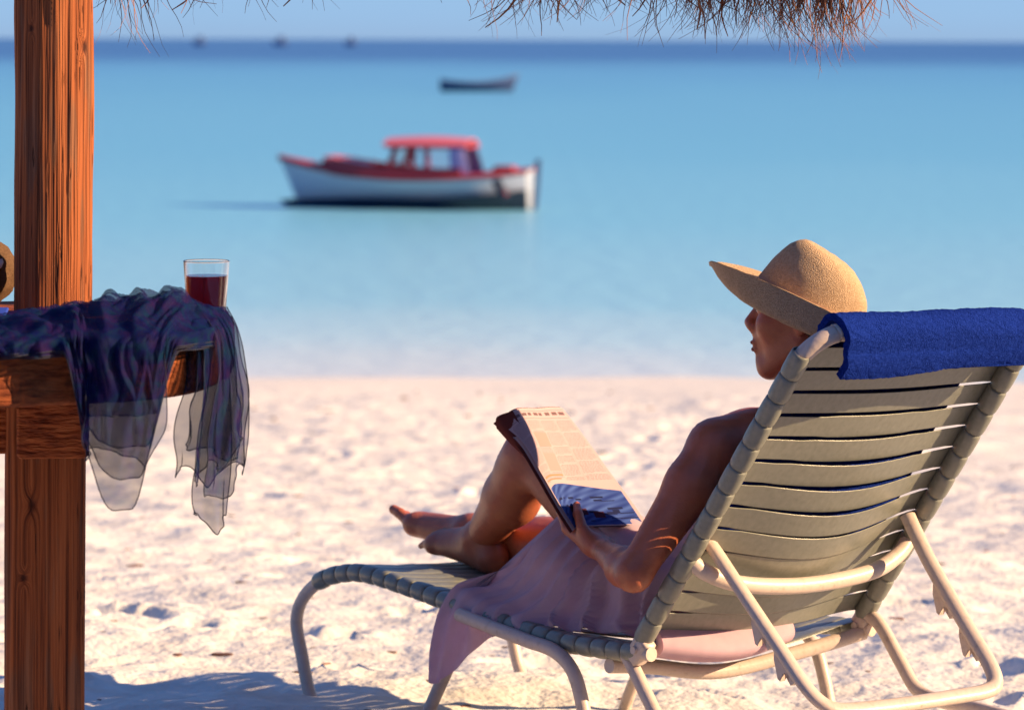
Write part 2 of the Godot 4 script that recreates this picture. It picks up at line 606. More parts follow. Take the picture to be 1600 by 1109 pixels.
func make_ground() -> void:
	var xs := PackedFloat32Array()
	var x := -2.3
	while x < 2.3:
		xs.append(x)
		x += 0.022
	var step := 0.03
	var left := []
	while x < 400.0:
		xs.append(x)
		left.append(-x)
		x += step
		step *= 1.14
	left.reverse()
	var all := PackedFloat32Array(left)
	all.append_array(xs)
	var ds := PackedFloat32Array([-300.0, -120.0, -50.0, -20.0, -8.0, -3.0, 0.0, 1.5, 2.8, 3.8, 4.5])
	var d := 4.9
	while d < 60.0:
		ds.append(d)
		d += clampf(0.1 - (d - 4.9) * 0.05, 0.02, 1.0) if d < 12.5 else 0.022 * (1.0 + (d - 12.5) * 0.14)
	var lumps := noise(2.3, 5, 3)
	var steps := noise(1.6, 6, 2, FastNoiseLite.TYPE_CELLULAR)
	steps.cellular_return_type = FastNoiseLite.RETURN_DISTANCE
	var small := noise(11.0, 7, 3)
	var broad := noise(0.35, 8, 2)
	var b := Build.new()
	var nc := all.size()
	for i in ds.size():
		var dd := ds[i]
		var base := shore(dd)
		var amp := smoothstep(3.0, 5.5, dd) * (1.0 - 0.9 * smoothstep(24.0, 31.0, dd))
		for j in nc:
			var xx := all[j]
			var h := base
			if amp > 0.0 and absf(xx) < 30.0:
				# trodden sand: dents with raised rims, softer lumps between them
				var c := steps.get_noise_2d(xx + 0.12 * small.get_noise_2d(xx * 0.5, dd * 0.5), dd * 0.8)
				var dent := clampf((c + 1.0) * 1.35, 0.0, 1.0)
				h += amp * (0.024 * lumps.get_noise_2d(xx, dd) + 0.019 * (dent - 0.6) + 0.006 * small.get_noise_2d(xx, dd) + 0.05 * broad.get_noise_2d(xx, dd))
				h += 0.045 * smoothstep(20.0, 30.0, dd) * broad.get_noise_2d(xx * 0.5 + 40.0, dd * 0.4)
			# the lounger's feet have pressed the sand flat
			b.v.append(Vector3(xx, h, -dd))
			b.uv.append(Vector2(xx, dd))
	# footprints: trails towards the water and along the beach, and trodden sand by the chair
	rng.seed = 404
	var prints := []
	for trail in [[-0.55, 7.2, 0.12, 1.0, 24], [1.25, 7.4, -0.22, 1.0, 20], [-2.6, 10.5, 1.0, 0.10, 11], [0.2, 12.5, -0.7, 0.7, 14], [2.4, 9.0, -1.0, 0.25, 9], [-1.2, 8.2, 0.9, 0.5, 8]]:
		var dir := Vector2(trail[2], trail[3]).normalized()
		var side := Vector2(-dir.y, dir.x)
		for k in trail[4]:
			var c: Vector2 = Vector2(trail[0], trail[1]) + dir * (0.62 * k + rng.randf_range(-0.08, 0.08)) + side * (0.09 * (1 if k % 2 == 0 else -1) + rng.randf_range(-0.05, 0.05))
			prints.append([c, dir.rotated(rng.randf_range(-0.25, 0.25)), rng.randf_range(0.014, 0.028)])
	for k in 26:
		prints.append([Vector2(rng.randf_range(-1.3, 1.5), rng.randf_range(7.0, 9.2)), Vector2.RIGHT.rotated(rng.randf() * TAU), rng.randf_range(0.010, 0.024)])
	for q in prints:
		var c: Vector2 = q[0]
		var dir: Vector2 = q[1]
		var j0 := maxi(0, all.bsearch(c.x - 0.26))
		var j1 := mini(nc - 1, all.bsearch(c.x + 0.26))
		for i in range(maxi(0, ds.bsearch(c.y - 0.26)), mini(ds.size() - 1, ds.bsearch(c.y + 0.26))):
			for j in range(j0, j1):
				var r := Vector2(all[j], ds[i]) - c
				var e := Vector2(r.dot(dir) / 0.135, r.cross(dir) / (0.052 + 0.012 * signf(r.dot(dir)))).length()
				if e < 2.0:
					var p := b.v[i * nc + j]
					p.y += float(q[2]) * (-(1.0 - smoothstep(0.55, 1.15, e)) + 0.45 * exp(-pow((e - 1.3) / 0.25, 2.0)))
					b.v[i * nc + j] = p
	for i in ds.size() - 1:
		for j in nc - 1:
			var a := i * nc + j
			b.tri(a, a + nc, a + nc + 1)
			b.tri(a, a + nc + 1, a + 1)
	var o := part("sand", b, mats.sand)
	tag(o, "pale trodden beach sand sloping to the water", "", "", "structure")

	# the sea: shallow over sand at the shore, turquoise on the bank, dark where the bottom falls away
	b = Build.new()
	var drift := noise(0.02, 14, 3)
	var rows := PackedFloat32Array()
	d = 27.0
	while d < 24000.0:
		rows.append(d)
		d *= 1.022
	var zones := [[30.5, Color(0.72, 0.70, 0.66)], [33.0, Color(0.64, 0.71, 0.73)], [36.5, Color(0.45, 0.66, 0.75)], [42.0, Color(0.29, 0.58, 0.72)], [60.0, Color(0.20, 0.52, 0.695)], [100.0, Color(0.15, 0.46, 0.665)], [220.0, Color(0.12, 0.40, 0.63)], [360.0, Color(0.10, 0.345, 0.60)], [640.0, Color(0.03, 0.125, 0.35)], [24000.0, Color(0.022, 0.095, 0.30)]]
	for i in rows.size():
		var dd := rows[i]
		for j in 61:
			var t := (j - 30) / 30.0
			var xx := dd * 0.5 * t + signf(t) * t * t * (30.0 + dd)
			b.v.append(Vector3(xx, SEA, -dd))
			b.uv.append(Vector2(xx, dd))
			# patches of sand and weed on the bottom shift the edges of the zones
			var e := dd * (1.0 + 0.16 * drift.get_noise_2d(xx * 900.0 / (dd + 300.0), dd * 0.3) + 0.05 * drift.get_noise_2d(xx * 0.9, dd * 4.0))
			var z := 0
			while z < zones.size() - 2 and e > zones[z + 1][0]:
				z += 1
			var k := clampf((e - zones[z][0]) / (zones[z + 1][0] - zones[z][0]), 0.0, 1.0)
			var col: Color = (zones[z][1] as Color).lerp(zones[z + 1][1], k)
			b.c.append(col)
	for i in rows.size() - 1:
		for j in 60:
			var a := i * 61 + j
			b.tri(a, a + 61, a + 62)
			b.tri(a, a + 62, a + 1)
	o = part("sea", b, mats.sea, self, true)
	tag(o, "calm turquoise sea with a dark band at the horizon", "", "", "structure")

	# bits of coral and weed on the sand
	var lump := Build.new()
	lump.blob([{"a": Vector3(-0.5, 0, 0), "b": Vector3(0.4, 0.05, 0.1), "ra": 0.35, "rb": 0.22, "k": 0.2}, {"at": Vector3(0.1, 0.1, -0.2), "r": Vector3(0.4, 0.25, 0.3), "k": 0.2}], 0.14)
	var mm := MultiMesh.new()
	mm.transform_format = MultiMesh.TRANSFORM_3D
	mm.use_colors = true
	mm.mesh = lump.mesh()
	rng.seed = 77
	mm.instance_count = 360
	var k := 0
	while k < 360:
		var dd := 6.9 + 22.0 * pow(rng.randf(), 1.25)
		var xx := rng.randf_range(-0.24, 0.24) * dd
		var s := 0.006 + 0.022 * pow(rng.randf(), 3.0) + dd * 0.0006
		var bs := Basis(Vector3.UP, rng.randf() * TAU).scaled(Vector3(s * 1.3, s * 0.45, s))
		mm.set_instance_transform(k, Transform3D(bs, Vector3(xx, ground(xx, dd) + s * 0.05, -dd)))
		var g := rng.randf()
		mm.set_instance_color(k, Color(0.9, 0.8, 0.75).lerp(Color(2.6, 2.4, 2.5), g * g))
		k += 1
	var bits := MultiMeshInstance3D.new()
	bits.name = "beach_debris"
	bits.multimesh = mm
	bits.material_override = mats.debris
	add_child(bits)
	tag(bits, "small dark bits of coral and dry weed strewn over the sand", "debris", "", "stuff")


var _lumps: FastNoiseLite
var _steps: FastNoiseLite
var _small: FastNoiseLite
var _broad: FastNoiseLite


func ground(xx: float, dd: float) -> float:
	if _lumps == null:
		_lumps = noise(2.3, 5, 3)
		_steps = noise(1.6, 6, 2, FastNoiseLite.TYPE_CELLULAR)
		_steps.cellular_return_type = FastNoiseLite.RETURN_DISTANCE
		_small = noise(11.0, 7, 3)
		_broad = noise(0.35, 8, 2)
	var amp := smoothstep(3.0, 5.5, dd) * (1.0 - 0.9 * smoothstep(24.0, 31.0, dd))
	var c := _steps.get_noise_2d(xx + 0.12 * _small.get_noise_2d(xx * 0.5, dd * 0.5), dd * 0.8)
	var dent := clampf((c + 1.0) * 1.35, 0.0, 1.0)
	return shore(dd) + amp * (0.024 * _lumps.get_noise_2d(xx, dd) + 0.019 * (dent - 0.6) + 0.006 * _small.get_noise_2d(xx, dd) + 0.05 * _broad.get_noise_2d(xx, dd))


# ---------------------------------------------------------------- lounger
const WIDE := 0.603
const RAIL := 0.0145


func back_point(s: float, n: float, v: float) -> Vector3:
	# s up the backrest, n towards the sitter
	return ch(s * 0.602 - n * 0.798, 0.298 + s * 0.798 + n * 0.602, v)


func strap(b: Build, at: Callable, half: float, sag: float, pitch: float, rail: float) -> void:
	# at(t, n, v): t along the rail from the strap's middle, n off the rail, v across
	var r := rail + 0.0005
	var path := []
	for k in 11:
		var a := deg_to_rad(-25.0 - 245.0 * k / 10.0)
		path.append([cos(a) * r, sin(a) * r, cos(a), sin(a)])
	for k in range(1, 18):
		var x := k / 18.0
		var dip := pow(sin(PI * x), 1.5)
		path.append([WIDE * x, r - sag * dip, 0.0, 1.0])
	for k in 14:
		var a := deg_to_rad(90.0 - 325.0 * k / 13.0)
		path.append([WIDE + cos(a) * r, sin(a) * r, cos(a), sin(a)])
	var rows := []
	var section := [[-1.0, 0.0006], [-0.82, 0.0026], [-0.4, 0.0034], [0.4, 0.0034], [0.82, 0.0026], [1.0, 0.0006], [0.9, -0.0003], [-0.9, -0.0003]]
	for q in path:
		var wrapped: bool = q[2] != 0.0 or q[1] < 0.005
		var ring := PackedVector3Array()
		for e in section:
			var h: float = e[1] * ((1.0 if rail > 0.016 else 1.6) if wrapped else 0.7)
			ring.append(at.call(e[0] * (pitch * 0.5 - 0.0002 if wrapped else half), q[1] + q[3] * h, q[0] + q[2] * h))
		rows.append(ring)
	b.grid(rows, true, true)


func make_lounger() -> void:
	var t := thing("lounge_chair", "strap lounge chair with cream tube frame that the woman lies in", "lounge chair", chair_frame)
	# seat rails with the front legs they run into
	var line := [[0.03, 0.276], [-0.2, 0.264], [-0.36, 0.270], [-0.6, 0.292], [-0.76, 0.308], [-0.93, 0.320], [-1.03, 0.311], [-1.12, 0.284], [-1.19, 0.235], [-1.213, 0.18], [-1.19, 0.11], [-1.15, 0.02], [-1.09, -0.015], [-1.0, -0.02]]
	var rail_path: PackedVector3Array
	for v in [0.0, WIDE]:
		var pts := []
		for q in line:
			pts.append(ch(q[0], q[1], v))
		var path := smooth(pts, 8)
		if v == 0.0:
			rail_path = path
		var b := Build.new()
		b.tube(path, RAIL, 12)
		part("seat_rail", b, mats.frame, t)
		b = Build.new()
		var o: float = v + (-0.030 if v == 0.0 else 0.030)
		b.tube(smooth([ch(-0.56, 0.282, o), ch(-0.45, 0.270, o), ch(-0.33, 0.258, o), ch(-0.235, 0.248, o), ch(-0.175, 0.213, o), ch(-0.14, 0.14, o), ch(-0.115, 0.05, o), ch(-0.10, -0.03, o)], 7), 0.0145, 12)
		part("leg", b, mats.frame, t)
		b = Build.new()
		var inner: float = v + (0.015 if v == 0.0 else -0.015)
		b.tube(smooth([ch(-0.585, 0.285, inner), ch(-0.64, 0.18, inner), ch(-0.72, 0.055, inner), ch(-0.76, -0.03, inner)], 5), 0.0145, 12)
		part("leg", b, mats.frame, t)
		# rear base tube: down from the hinge and back along the ground
		b = Build.new()
		var up := 0.0 if v == 0.0 else 0.026
		var back := 0.0 if v == 0.0 else 0.10
		b.tube(smooth([ch(-0.10 + back, 0.262 + up, v), ch(-0.075 + back, 0.276 + up, v), ch(-0.04 + back, 0.258 + up, v), ch(0.02 + back, 0.19 + up, v), ch(0.065 + back, 0.145 + up, v), ch(0.13 + back, 0.132 + up, v), ch(0.35, 0.138 + up * 0.7, v), ch(0.60, 0.14, v), ch(0.68, 0.10, v), ch(0.71, -0.03, v)], 6), 0.0145, 12)
		part("base_tube", b, mats.frame, t)
		b = Build.new()
		b.box(Transform3D(Basis(Vector3(0, 0, 1), 0.9), ch(0.0, 0.278, v)), Vector3(0.06, 0.03, 0.036), 0.006)
		b.tube([ch(0.0, 0.282, v - 0.024), ch(0.0, 0.282, v + 0.024)], 0.008, 10)
		part("hinge_bracket", b, mats.frame, t)
	# cross tubes
	var b := Build.new()
	b.tube(smooth([ch(-0.10, 0.236, 0.0), ch(-0.10, 0.226, 0.10), ch(-0.07, 0.205, 0.27), ch(-0.03, 0.235, 0.46), ch(0.01, 0.268, 0.6)], 8), 0.0155, 12)
	part("cross_tube", b, mats.frame, t)
	b = Build.new()
	b.tube([ch(0.60, 0.14, 0.0), ch(0.60, 0.14, 0.3), ch(0.60, 0.14, WIDE)], 0.0135, 12)
	part("cross_tube", b, mats.frame, t)
	b = Build.new()
	b.tube(smooth([ch(-1.02, -0.022, 0.0), ch(-0.98, -0.022, 0.05), ch(-0.97, -0.022, 0.3), ch(-0.98, -0.022, 0.55), ch(-1.02, -0.022, WIDE)], 5), 0.0135, 10)
	part("cross_tube", b, mats.frame, t)
	b = Build.new()
	b.tube(smooth([back_point(0.225, 0.0, 0.0), back_point(0.205, -0.025, 0.04), back_point(0.19, -0.052, 0.13), back_point(0.18, -0.060, 0.30), back_point(0.19, -0.052, 0.47), back_point(0.205, -0.025, 0.563), back_point(0.225, 0.0, WIDE)], 7), 0.0165, 12)
	part("back_cross_tube", b, mats.frame, t)
	# backrest frame: a hoop with rounded corners
	var hoop := [back_point(-0.02, 0, 0), back_point(0.35, 0, 0), back_point(0.70, 0, 0)]
	for k in range(1, 6):
		var a := PI * 0.5 * k / 6.0
		hoop.append(back_point(0.71 + 0.085 * sin(a), 0, 0.085 - 0.085 * cos(a)))
	hoop.append(back_point(0.795, 0, 0.10))
	hoop.append(back_point(0.795, 0, 0.50))
	for k in range(1, 6):
		var a := PI * 0.5 * k / 6.0
		hoop.append(back_point(0.71 + 0.085 * cos(a), 0, WIDE - 0.085 + 0.085 * sin(a)))
	hoop.append_array([back_point(0.70, 0, WIDE), back_point(0.35, 0, WIDE), back_point(-0.02, 0, WIDE)])
	b = Build.new()
	b.tube(smooth(hoop, 4), 0.0172, 14)
	part("backrest_frame", b, mats.frame, t)
	# straps of the backrest, pressed out by the sitter's weight
	for k in 13:
		var s := 0.032 + 0.0573 * k
		var x := s / 0.72
		var sag := 0.052 * exp(-pow((x - 0.36) / 0.30, 2.0)) + 0.008
		b = Build.new()
		var here := func(tt: float, n: float, v: float) -> Vector3: return back_point(s + tt, n, v)
		strap(b, here, 0.0258, sag, 0.0573, 0.0172)
		part("back_strap", b, mats.vinyl, t)
	# straps of the seat
	var along := PackedFloat32Array([0.0])
	for i in range(1, rail_path.size()):
		along.append(along[-1] + rail_path[i].distance_to(rail_path[i - 1]))
	var s0 := 0.055
	while s0 < 1.19:
		var i := 0
		while along[i + 1] < s0:
			i += 1
		var p := rail_path[i].lerp(rail_path[i + 1], (s0 - along[i]) / (along[i + 1] - along[i]))
		var tg := (rail_path[i + 1] - rail_path[maxi(i - 1, 0)]).normalized()
		var up := Vector3(0, 0, 1).cross(tg).normalized()
		if up.y < 0.0:
			up = -up
		var sag := 0.010 + 0.045 * exp(-pow((s0 - 0.20) / 0.20, 2.0)) + 0.012 * exp(-pow((s0 - 0.9) / 0.2, 2.0))
		b = Build.new()
		var here := func(tt: float, n: float, v: float) -> Vector3: return p + tg * tt + up * n + Vector3(0, 0, -v)
		strap(b, here, 0.0222, sag, 0.0475, RAIL)
		part("seat_strap", b, mats.vinyl, t)
		s0 += 0.0475
	# prop that holds the backrest up: two notched arms and a cross bar
	b = Build.new()
	var arms := [ch(0.128, 0.512, 0.05), ch(0.155, 0.485, 0.056), ch(0.226, 0.418, 0.06), ch(0.335, 0.322, 0.062), ch(0.40, 0.262, 0.066), ch(0.432, 0.230, 0.085), ch(0.447, 0.218, 0.12), ch(0.455, 0.216, 0.2), ch(0.458, 0.216, 0.3), ch(0.458, 0.218, 0.42), ch(0.458, 0.220, 0.49), ch(0.452, 0.230, 0.527), ch(0.43, 0.262, 0.538), ch(0.366, 0.328, 0.54), ch(0.26, 0.436, 0.546), ch(0.20, 0.505, 0.552), ch(0.178, 0.53, 0.556)]
	b.tube(smooth(arms, 6), 0.0165, 12, 0.75)
	var prop := part("prop", b, mats.frame, t)
	for side in 2:
		var v := 0.062 if side == 0 else 0.54
		for q in 2:
			# a fin below the arm with a rounded notch on its lower end
			var c: Vector2 = [[Vector2(0.285, 0.368), Vector2(0.350, 0.310)], [Vector2(0.300, 0.392), Vector2(0.374, 0.318)]][side][q]
			var along_arm := Vector2(0.74, -0.67)
			var out := Vector2(-0.67, -0.74)
			var shape := [[-0.035, 0.0], [-0.015, 0.022], [0.018, 0.040], [0.026, 0.038], [0.020, 0.024], [0.024, 0.015], [0.034, 0.012], [0.042, 0.020], [0.050, 0.022], [0.056, 0.0]]
			var a := PackedVector3Array()
			var z := PackedVector3Array()
			for e in shape:
				var w: Vector2 = c + along_arm * e[0] + out * (e[1] * 1.05 + 0.001)
				a.append(ch(w.x, w.y, v - 0.006))
				z.append(ch(w.x, w.y, v + 0.006))
			b = Build.new()
			b.grid([a, z], true, true)
			part("notch_fin", b, mats.frame, prop, false, true)


# ---------------------------------------------------------------- towel over the backrest
func make_towel() -> void:
	var fuzz := noise(60.0, 43, 3)
	var slow := noise(7.0, 44, 2)
	# from the hem behind, over the top bar, down the front behind her back
	var line := [[0.727, -0.044], [0.743, -0.045], [0.762, -0.044], [0.782, -0.041], [0.800, -0.034], [0.814, -0.018], [0.818, 0.008], [0.808, 0.030], [0.780, 0.038], [0.74, 0.042], [0.66, 0.040], [0.5, 0.040], [0.3, 0.040], [0.12, 0.040]]
	var net := []
	for i in line.size():
		var row := []
		for k in 13:
			var x := k / 12.0
			var v := lerpf(0.058, 0.618, x)
			if i > 8:
				v = lerpf(0.07, 0.525, x)
			var q: Array = line[i]
			var s: float = q[0]
			var n: float = q[1]
			if i < 3:
				s -= 0.004 * sin(x * 2.2) * (1 - i * 0.3) - (0.008 * (1.0 - x) + 0.022 * x) * (1 - i * 0.3) + 0.002 * sin(x * 9.0)
				n -= 0.012 * (1.0 - x) + 0.004 * sin(x * 7.0)
			if i > 2 and i < 8:
				s += 0.004 * slow.get_noise_2d(x * 0.4, i * 0.05)
			if i > 8:
				n -= (0.052 * exp(-pow((s / 0.72 - 0.36) / 0.30, 2.0)) + 0.008) * pow(sin(PI * v / WIDE), 1.5)
			# the corner at the end of the bar is rounded
			if x > 0.9 and i < 9 and i > 2:
				s -= 0.03 * pow((x - 0.9) / 0.1, 2.0)
			row.append(back_point(s, n, v))
		net.append(row)
	var fine := smooth_net(net, 7, 9)
	var nn := net_normals(fine)
	for i in fine.size():
		for j in fine[i].size():
			var p: Vector3 = fine[i][j]
			fine[i][j] = p + nn[i][j] * (0.0022 * fuzz.get_noise_3dv(p) + 0.0022 * slow.get_noise_3dv(p))
	var b := Build.new()
	thick(b, fine, 0.014)
	var o := part("towel", b, mats.terry)
	o.transform = chair_frame
	tag(o, "royal blue terry towel draped over the top of the lounge chair back", "towel")


# ---------------------------------------------------------------- the woman
func cap(a: Vector3, b: Vector3, ra: float, rb: float, k := 0.03) -> Dictionary:
	return {"a": a, "b": b, "ra": ra, "rb": rb, "k": k}


func ball(at: Vector3, r: Vector3, k := 0.03) -> Dictionary:
	return {"at": at, "r": r, "k": k}


func hand(b: Build, wrist: Vector3, mirror: float) -> void:
	# mirror(v) = 2*mirror - v when mirror is not zero
	var m := func(u: float, w: float, v: float) -> Vector3: return ch(u + (0.074 if mirror == 0.0 else 0.012), w + (0.011 if mirror == 0.0 else -0.022), (v if mirror == 0.0 else 2.0 * mirror - v) - 0.06)
	var p := []
	var palm0: Vector3 = m.call(-0.315, 0.446, 0.128)
	p.append(cap(wrist, palm0, 0.024, 0.024, 0.015))
	p.append(cap(m.call(-0.300, 0.448, 0.110), m.call(-0.372, 0.474, 0.108), 0.017, 0.013, 0.016))
	p.append(cap(m.call(-0.300, 0.446, 0.128), m.call(-0.380, 0.474, 0.132), 0.018, 0.013, 0.016))
	p.append(cap(m.call(-0.300, 0.444, 0.146), m.call(-0.380, 0.470, 0.156), 0.018, 0.013, 0.016))
	p.append(cap(m.call(-0.298, 0.440, 0.158), m.call(-0.372, 0.464, 0.178), 0.016, 0.012, 0.016))
	# fingers go up behind the page, the thumb lies on it
	var roots := [[-0.374, 0.476, 0.106], [-0.384, 0.476, 0.132], [-0.383, 0.471, 0.157], [-0.374, 0.465, 0.179]]
	var lens := [0.95, 1.08, 1.0, 0.8]
	for k in 4:
		var r: Array = roots[k]
		var l: float = lens[k]
		var q0: Vector3 = m.call(r[0], r[1], r[2])
		var q1: Vector3 = m.call(r[0] - 0.026 * l, r[1] + 0.030 * l, r[2] + 0.004)
		var q2: Vector3 = m.call(r[0] - 0.038 * l, r[1] + 0.056 * l, r[2] + 0.010)
		var q3: Vector3 = m.call(r[0] - 0.040 * l, r[1] + 0.076 * l, r[2] + 0.014)
		p.append(cap(q0, q1, 0.0095, 0.0088, 0.005))
		p.append(cap(q1, q2, 0.0088, 0.0080, 0.004))
		p.append(cap(q2, q3, 0.0080, 0.0068, 0.004))
	p.append(cap(m.call(-0.292, 0.448, 0.112), m.call(-0.318, 0.478, 0.104), 0.017, 0.012, 0.012))
	p.append(cap(m.call(-0.318, 0.478, 0.104), m.call(-0.344, 0.506, 0.112), 0.0112, 0.0102, 0.005))
	p.append(cap(m.call(-0.344, 0.506, 0.112), m.call(-0.366, 0.522, 0.126), 0.0102, 0.0080, 0.004))
	b.blob(p, 0.0034)


func foot(b: Build, ankle: Vector3, heel: Vector3, ball_: Vector3, toe: Vector3, across: Vector3, knee: Vector3) -> void:
	var p := []
	var up := (ball_ - heel).cross(across).normalized()
	if up.y < 0.0:
		up = -up
	var shin := (knee - ankle).normalized()
	p.append(cap(ankle + shin * 0.05, ankle, 0.037, 0.036, 0.02))
	p.append(cap(ankle, heel, 0.034, 0.029, 0.025))
	for k in [-1.0, 1.0]:
		p.append(ball(ankle + across * 0.033 * k - shin * 0.004, Vector3.ONE * 0.010, 0.016))
	p.append(cap(heel, ball_ + across * 0.022, 0.027, 0.021, 0.03))
	p.append(cap(heel, ball_ - across * 0.024, 0.027, 0.018, 0.03))
	p.append(cap(ankle - up * 0.0, ball_ + up * 0.010, 0.033, 0.020, 0.035))
	p.append(cap(ball_ + across * 0.024, ball_ - across * 0.028, 0.021, 0.017, 0.02))
	var fwd := toe - ball_
	for k in 5:
		var x := k / 4.0
		var root := ball_ + across * lerpf(0.029, -0.034, x) + fwd * lerpf(0.25, 0.02, x)
		var l := lerpf(0.72, 0.55, x)
		var tip := root + fwd * l + up * -0.002
		var mid := root.lerp(tip, 0.55) + up * (0.004 if k > 0 else 0.002)
		var r := 0.0125 if k == 0 else lerpf(0.0092, 0.0078, x)
		p.append(cap(root, mid, r * 1.05, r, 0.007))
		p.append(cap(mid, tip, r, r * 0.92, 0.004))
	b.blob(p, 0.004)


func make_person() -> void:
	var t := thing("person", "person in a straw hat and lavender wrap reclining with a newspaper", "person", chair_frame)
	var b := Build.new()
	var hip_l := ch(-0.225, 0.362, 0.235)
	var hip_r := ch(-0.21, 0.365, 0.39)
	var knee_l := ch(-0.605, 0.602, 0.19)
	var knee_r := ch(-0.60, 0.395, 0.385)
	var ank_l := ch(-0.878, 0.388, 0.27)
	var ank_r := ch(-0.985, 0.385, 0.325)
	var sh_l := ch(0.088, 0.682, 0.110)
	var sh_r := ch(0.10, 0.692, 0.475)
	var el_l := ch(0.050, 0.441, -0.066)
	var el_r := ch(0.0, 0.43, 0.44)
	var wr_l := ch(-0.180, 0.449, 0.052)
	var wr_r := ch(-0.236, 0.416, 0.21)
	var p := []
	# trunk
	p.append(ball(ch(-0.15, 0.375, 0.30), Vector3(0.125, 0.105, 0.165), 0.05))
	p.append(cap(ch(-0.10, 0.42, 0.26), ch(0.01, 0.53, 0.262), 0.098, 0.092, 0.06))
	p.append(cap(ch(-0.10, 0.42, 0.34), ch(0.01, 0.53, 0.338), 0.098, 0.092, 0.06))
	p.append(cap(ch(0.01, 0.53, 0.25), ch(0.10, 0.655, 0.235), 0.092, 0.078, 0.06))
	p.append(cap(ch(0.01, 0.53, 0.35), ch(0.10, 0.655, 0.365), 0.092, 0.078, 0.06))
	p.append(ball(ch(0.02, 0.60, 0.225), Vector3(0.06, 0.06, 0.06), 0.05))
	p.append(ball(ch(0.02, 0.60, 0.375), Vector3(0.06, 0.06, 0.06), 0.05))
	p.append(cap(ch(0.11, 0.70, 0.2), ch(0.11, 0.70, 0.4), 0.055, 0.055, 0.05))
	p.append(cap(ch(0.145, 0.74, 0.30), ch(0.135, 0.85, 0.305), 0.052, 0.047, 0.045))
	# arms
	for a in [[sh_l, el_l, wr_l], [sh_r, el_r, wr_r]]:
		p.append(cap(a[0].lerp(ch(0.11, 0.70, 0.30), 0.25), a[0], 0.055, 0.052, 0.05))
		p.append(cap(a[0], a[0].lerp(a[1], 0.3), 0.052, 0.047, 0.03))
		p.append(cap(a[0].lerp(a[1], 0.3), a[1], 0.050, 0.034, 0.03))
		p.append(cap(a[1], a[1].lerp(a[2], 0.3), 0.033, 0.038, 0.02))
		p.append(cap(a[1].lerp(a[2], 0.3), a[2], 0.038, 0.0245, 0.02))
	# legs
	p.append(cap(hip_l, knee_l, 0.076, 0.052, 0.05))
	p.append(cap(hip_r, knee_r, 0.083, 0.054, 0.05))
	for a in [[knee_l, ank_l, Vector3(0.35, -0.75, 0)], [knee_r, ank_r, Vector3(0.1, -1.0, 0)]]:
		var shin: Vector3 = a[1] - a[0]
		p.append(cap(a[0], a[0] + shin * 0.15, 0.055, 0.053, 0.03))
		p.append(cap(a[0], a[1], 0.046, 0.033, 0.03))
		var calf: Vector3 = (a[2] - shin.normalized() * a[2].dot(shin.normalized())).normalized()
		p.append(cap(a[0] + shin * 0.16 + calf * 0.012, a[0] + shin * 0.42 + calf * 0.018, 0.052, 0.055, 0.04))
		p.append(cap(a[0] + shin * 0.42 + calf * 0.018, a[0] + shin * 0.85 + calf * 0.004, 0.055, 0.033, 0.04))
	b.blob(p, 0.011)
	hand(b, wr_l, 0.0)
	hand(b, wr_r, 0.19)
	foot(b, ank_l, ch(-0.838, 0.350, 0.27), ch(-1.036, 0.358, 0.282), ch(-1.110, 0.348, 0.288), (ch(0.05, 0, 0.4) - ch(0, 0, 0)).normalized(), knee_l)
	foot(b, ank_r, ch(-0.965, 0.362, 0.325), ch(-1.165, 0.382, 0.315), ch(-1.235, 0.412, 0.312), (ch(-0.04, 0.10, -0.4) - ch(0, 0, 0)).normalized(), knee_r)
	# head, in its own frame: x forward, y up, z to her right
	var into := chair_frame.affine_inverse()
	var fw := Vector3(-0.93, -0.03, -0.36).normalized()
	var side := fw.cross(Vector3.UP).normalized()
	var upw := side.cross(fw).normalized()
	var nose_world := chair_frame * ch(0.012, 0.918, 0.25)
	var head_world := Transform3D(Basis(fw, upw, side), nose_world - fw * 0.128 + upw * 0.020)
	var head := into * head_world
	p = []
	p.append(ball(Vector3(-0.008, 0.018, 0), Vector3(0.084, 0.078, 0.071), 0.03))
	p.append(ball(Vector3(0.035, -0.035, 0), Vector3(0.062, 0.082, 0.057), 0.03))
	p.append(ball(Vector3(0.080, -0.108, 0), Vector3(0.019, 0.017, 0.021), 0.022))
	for s in [-1.0, 1.0]:
		p.append(cap(Vector3(-0.005, -0.058, 0.052 * s), Vector3(0.072, -0.106, 0.014 * s), 0.018, 0.016, 0.03))
		p.append(ball(Vector3(0.064, -0.018, 0.036 * s), Vector3(0.026, 0.024, 0.022), 0.025))
		p.append(cap(Vector3(0.086, 0.034, 0.012 * s), Vector3(0.072, 0.034, 0.05 * s), 0.011, 0.010, 0.014))
		p.append({"at": Vector3(0.098, 0.014, 0.032 * s), "r": Vector3(0.014, 0.011, 0.016), "k": 0.012, "sub": true})
		p.append(ball(Vector3(0.078, 0.012, 0.032 * s), Vector3(0.0135, 0.0125, 0.0145), 0.004))
		p.append(ball(Vector3(0.108, -0.022, 0.012 * s), Vector3(0.010, 0.0085, 0.009), 0.007))
		# ear
		p.append({"at": Vector3(-0.012, -0.004, 0.077 * s), "r": Vector3(0.020, 0.032, 0.008), "k": 0.008, "basis": Basis(Vector3.UP, 0.35 * s)})
		p.append({"at": Vector3(-0.006, -0.002, 0.086 * s), "r": Vector3(0.010, 0.018, 0.006), "k": 0.006, "sub": true})
	p.append(cap(Vector3(0.090, 0.022, 0), Vector3(0.116, -0.015, 0), 0.0085, 0.0115, 0.014))
	p.append(cap(Vector3(0.092, -0.040, 0), Vector3(0.088, -0.085, 0), 0.017, 0.014, 0.022))
	p.append(cap(Vector3(0.1045, -0.056, -0.013), Vector3(0.1045, -0.056, 0.013), 0.0062, 0.0062, 0.006))
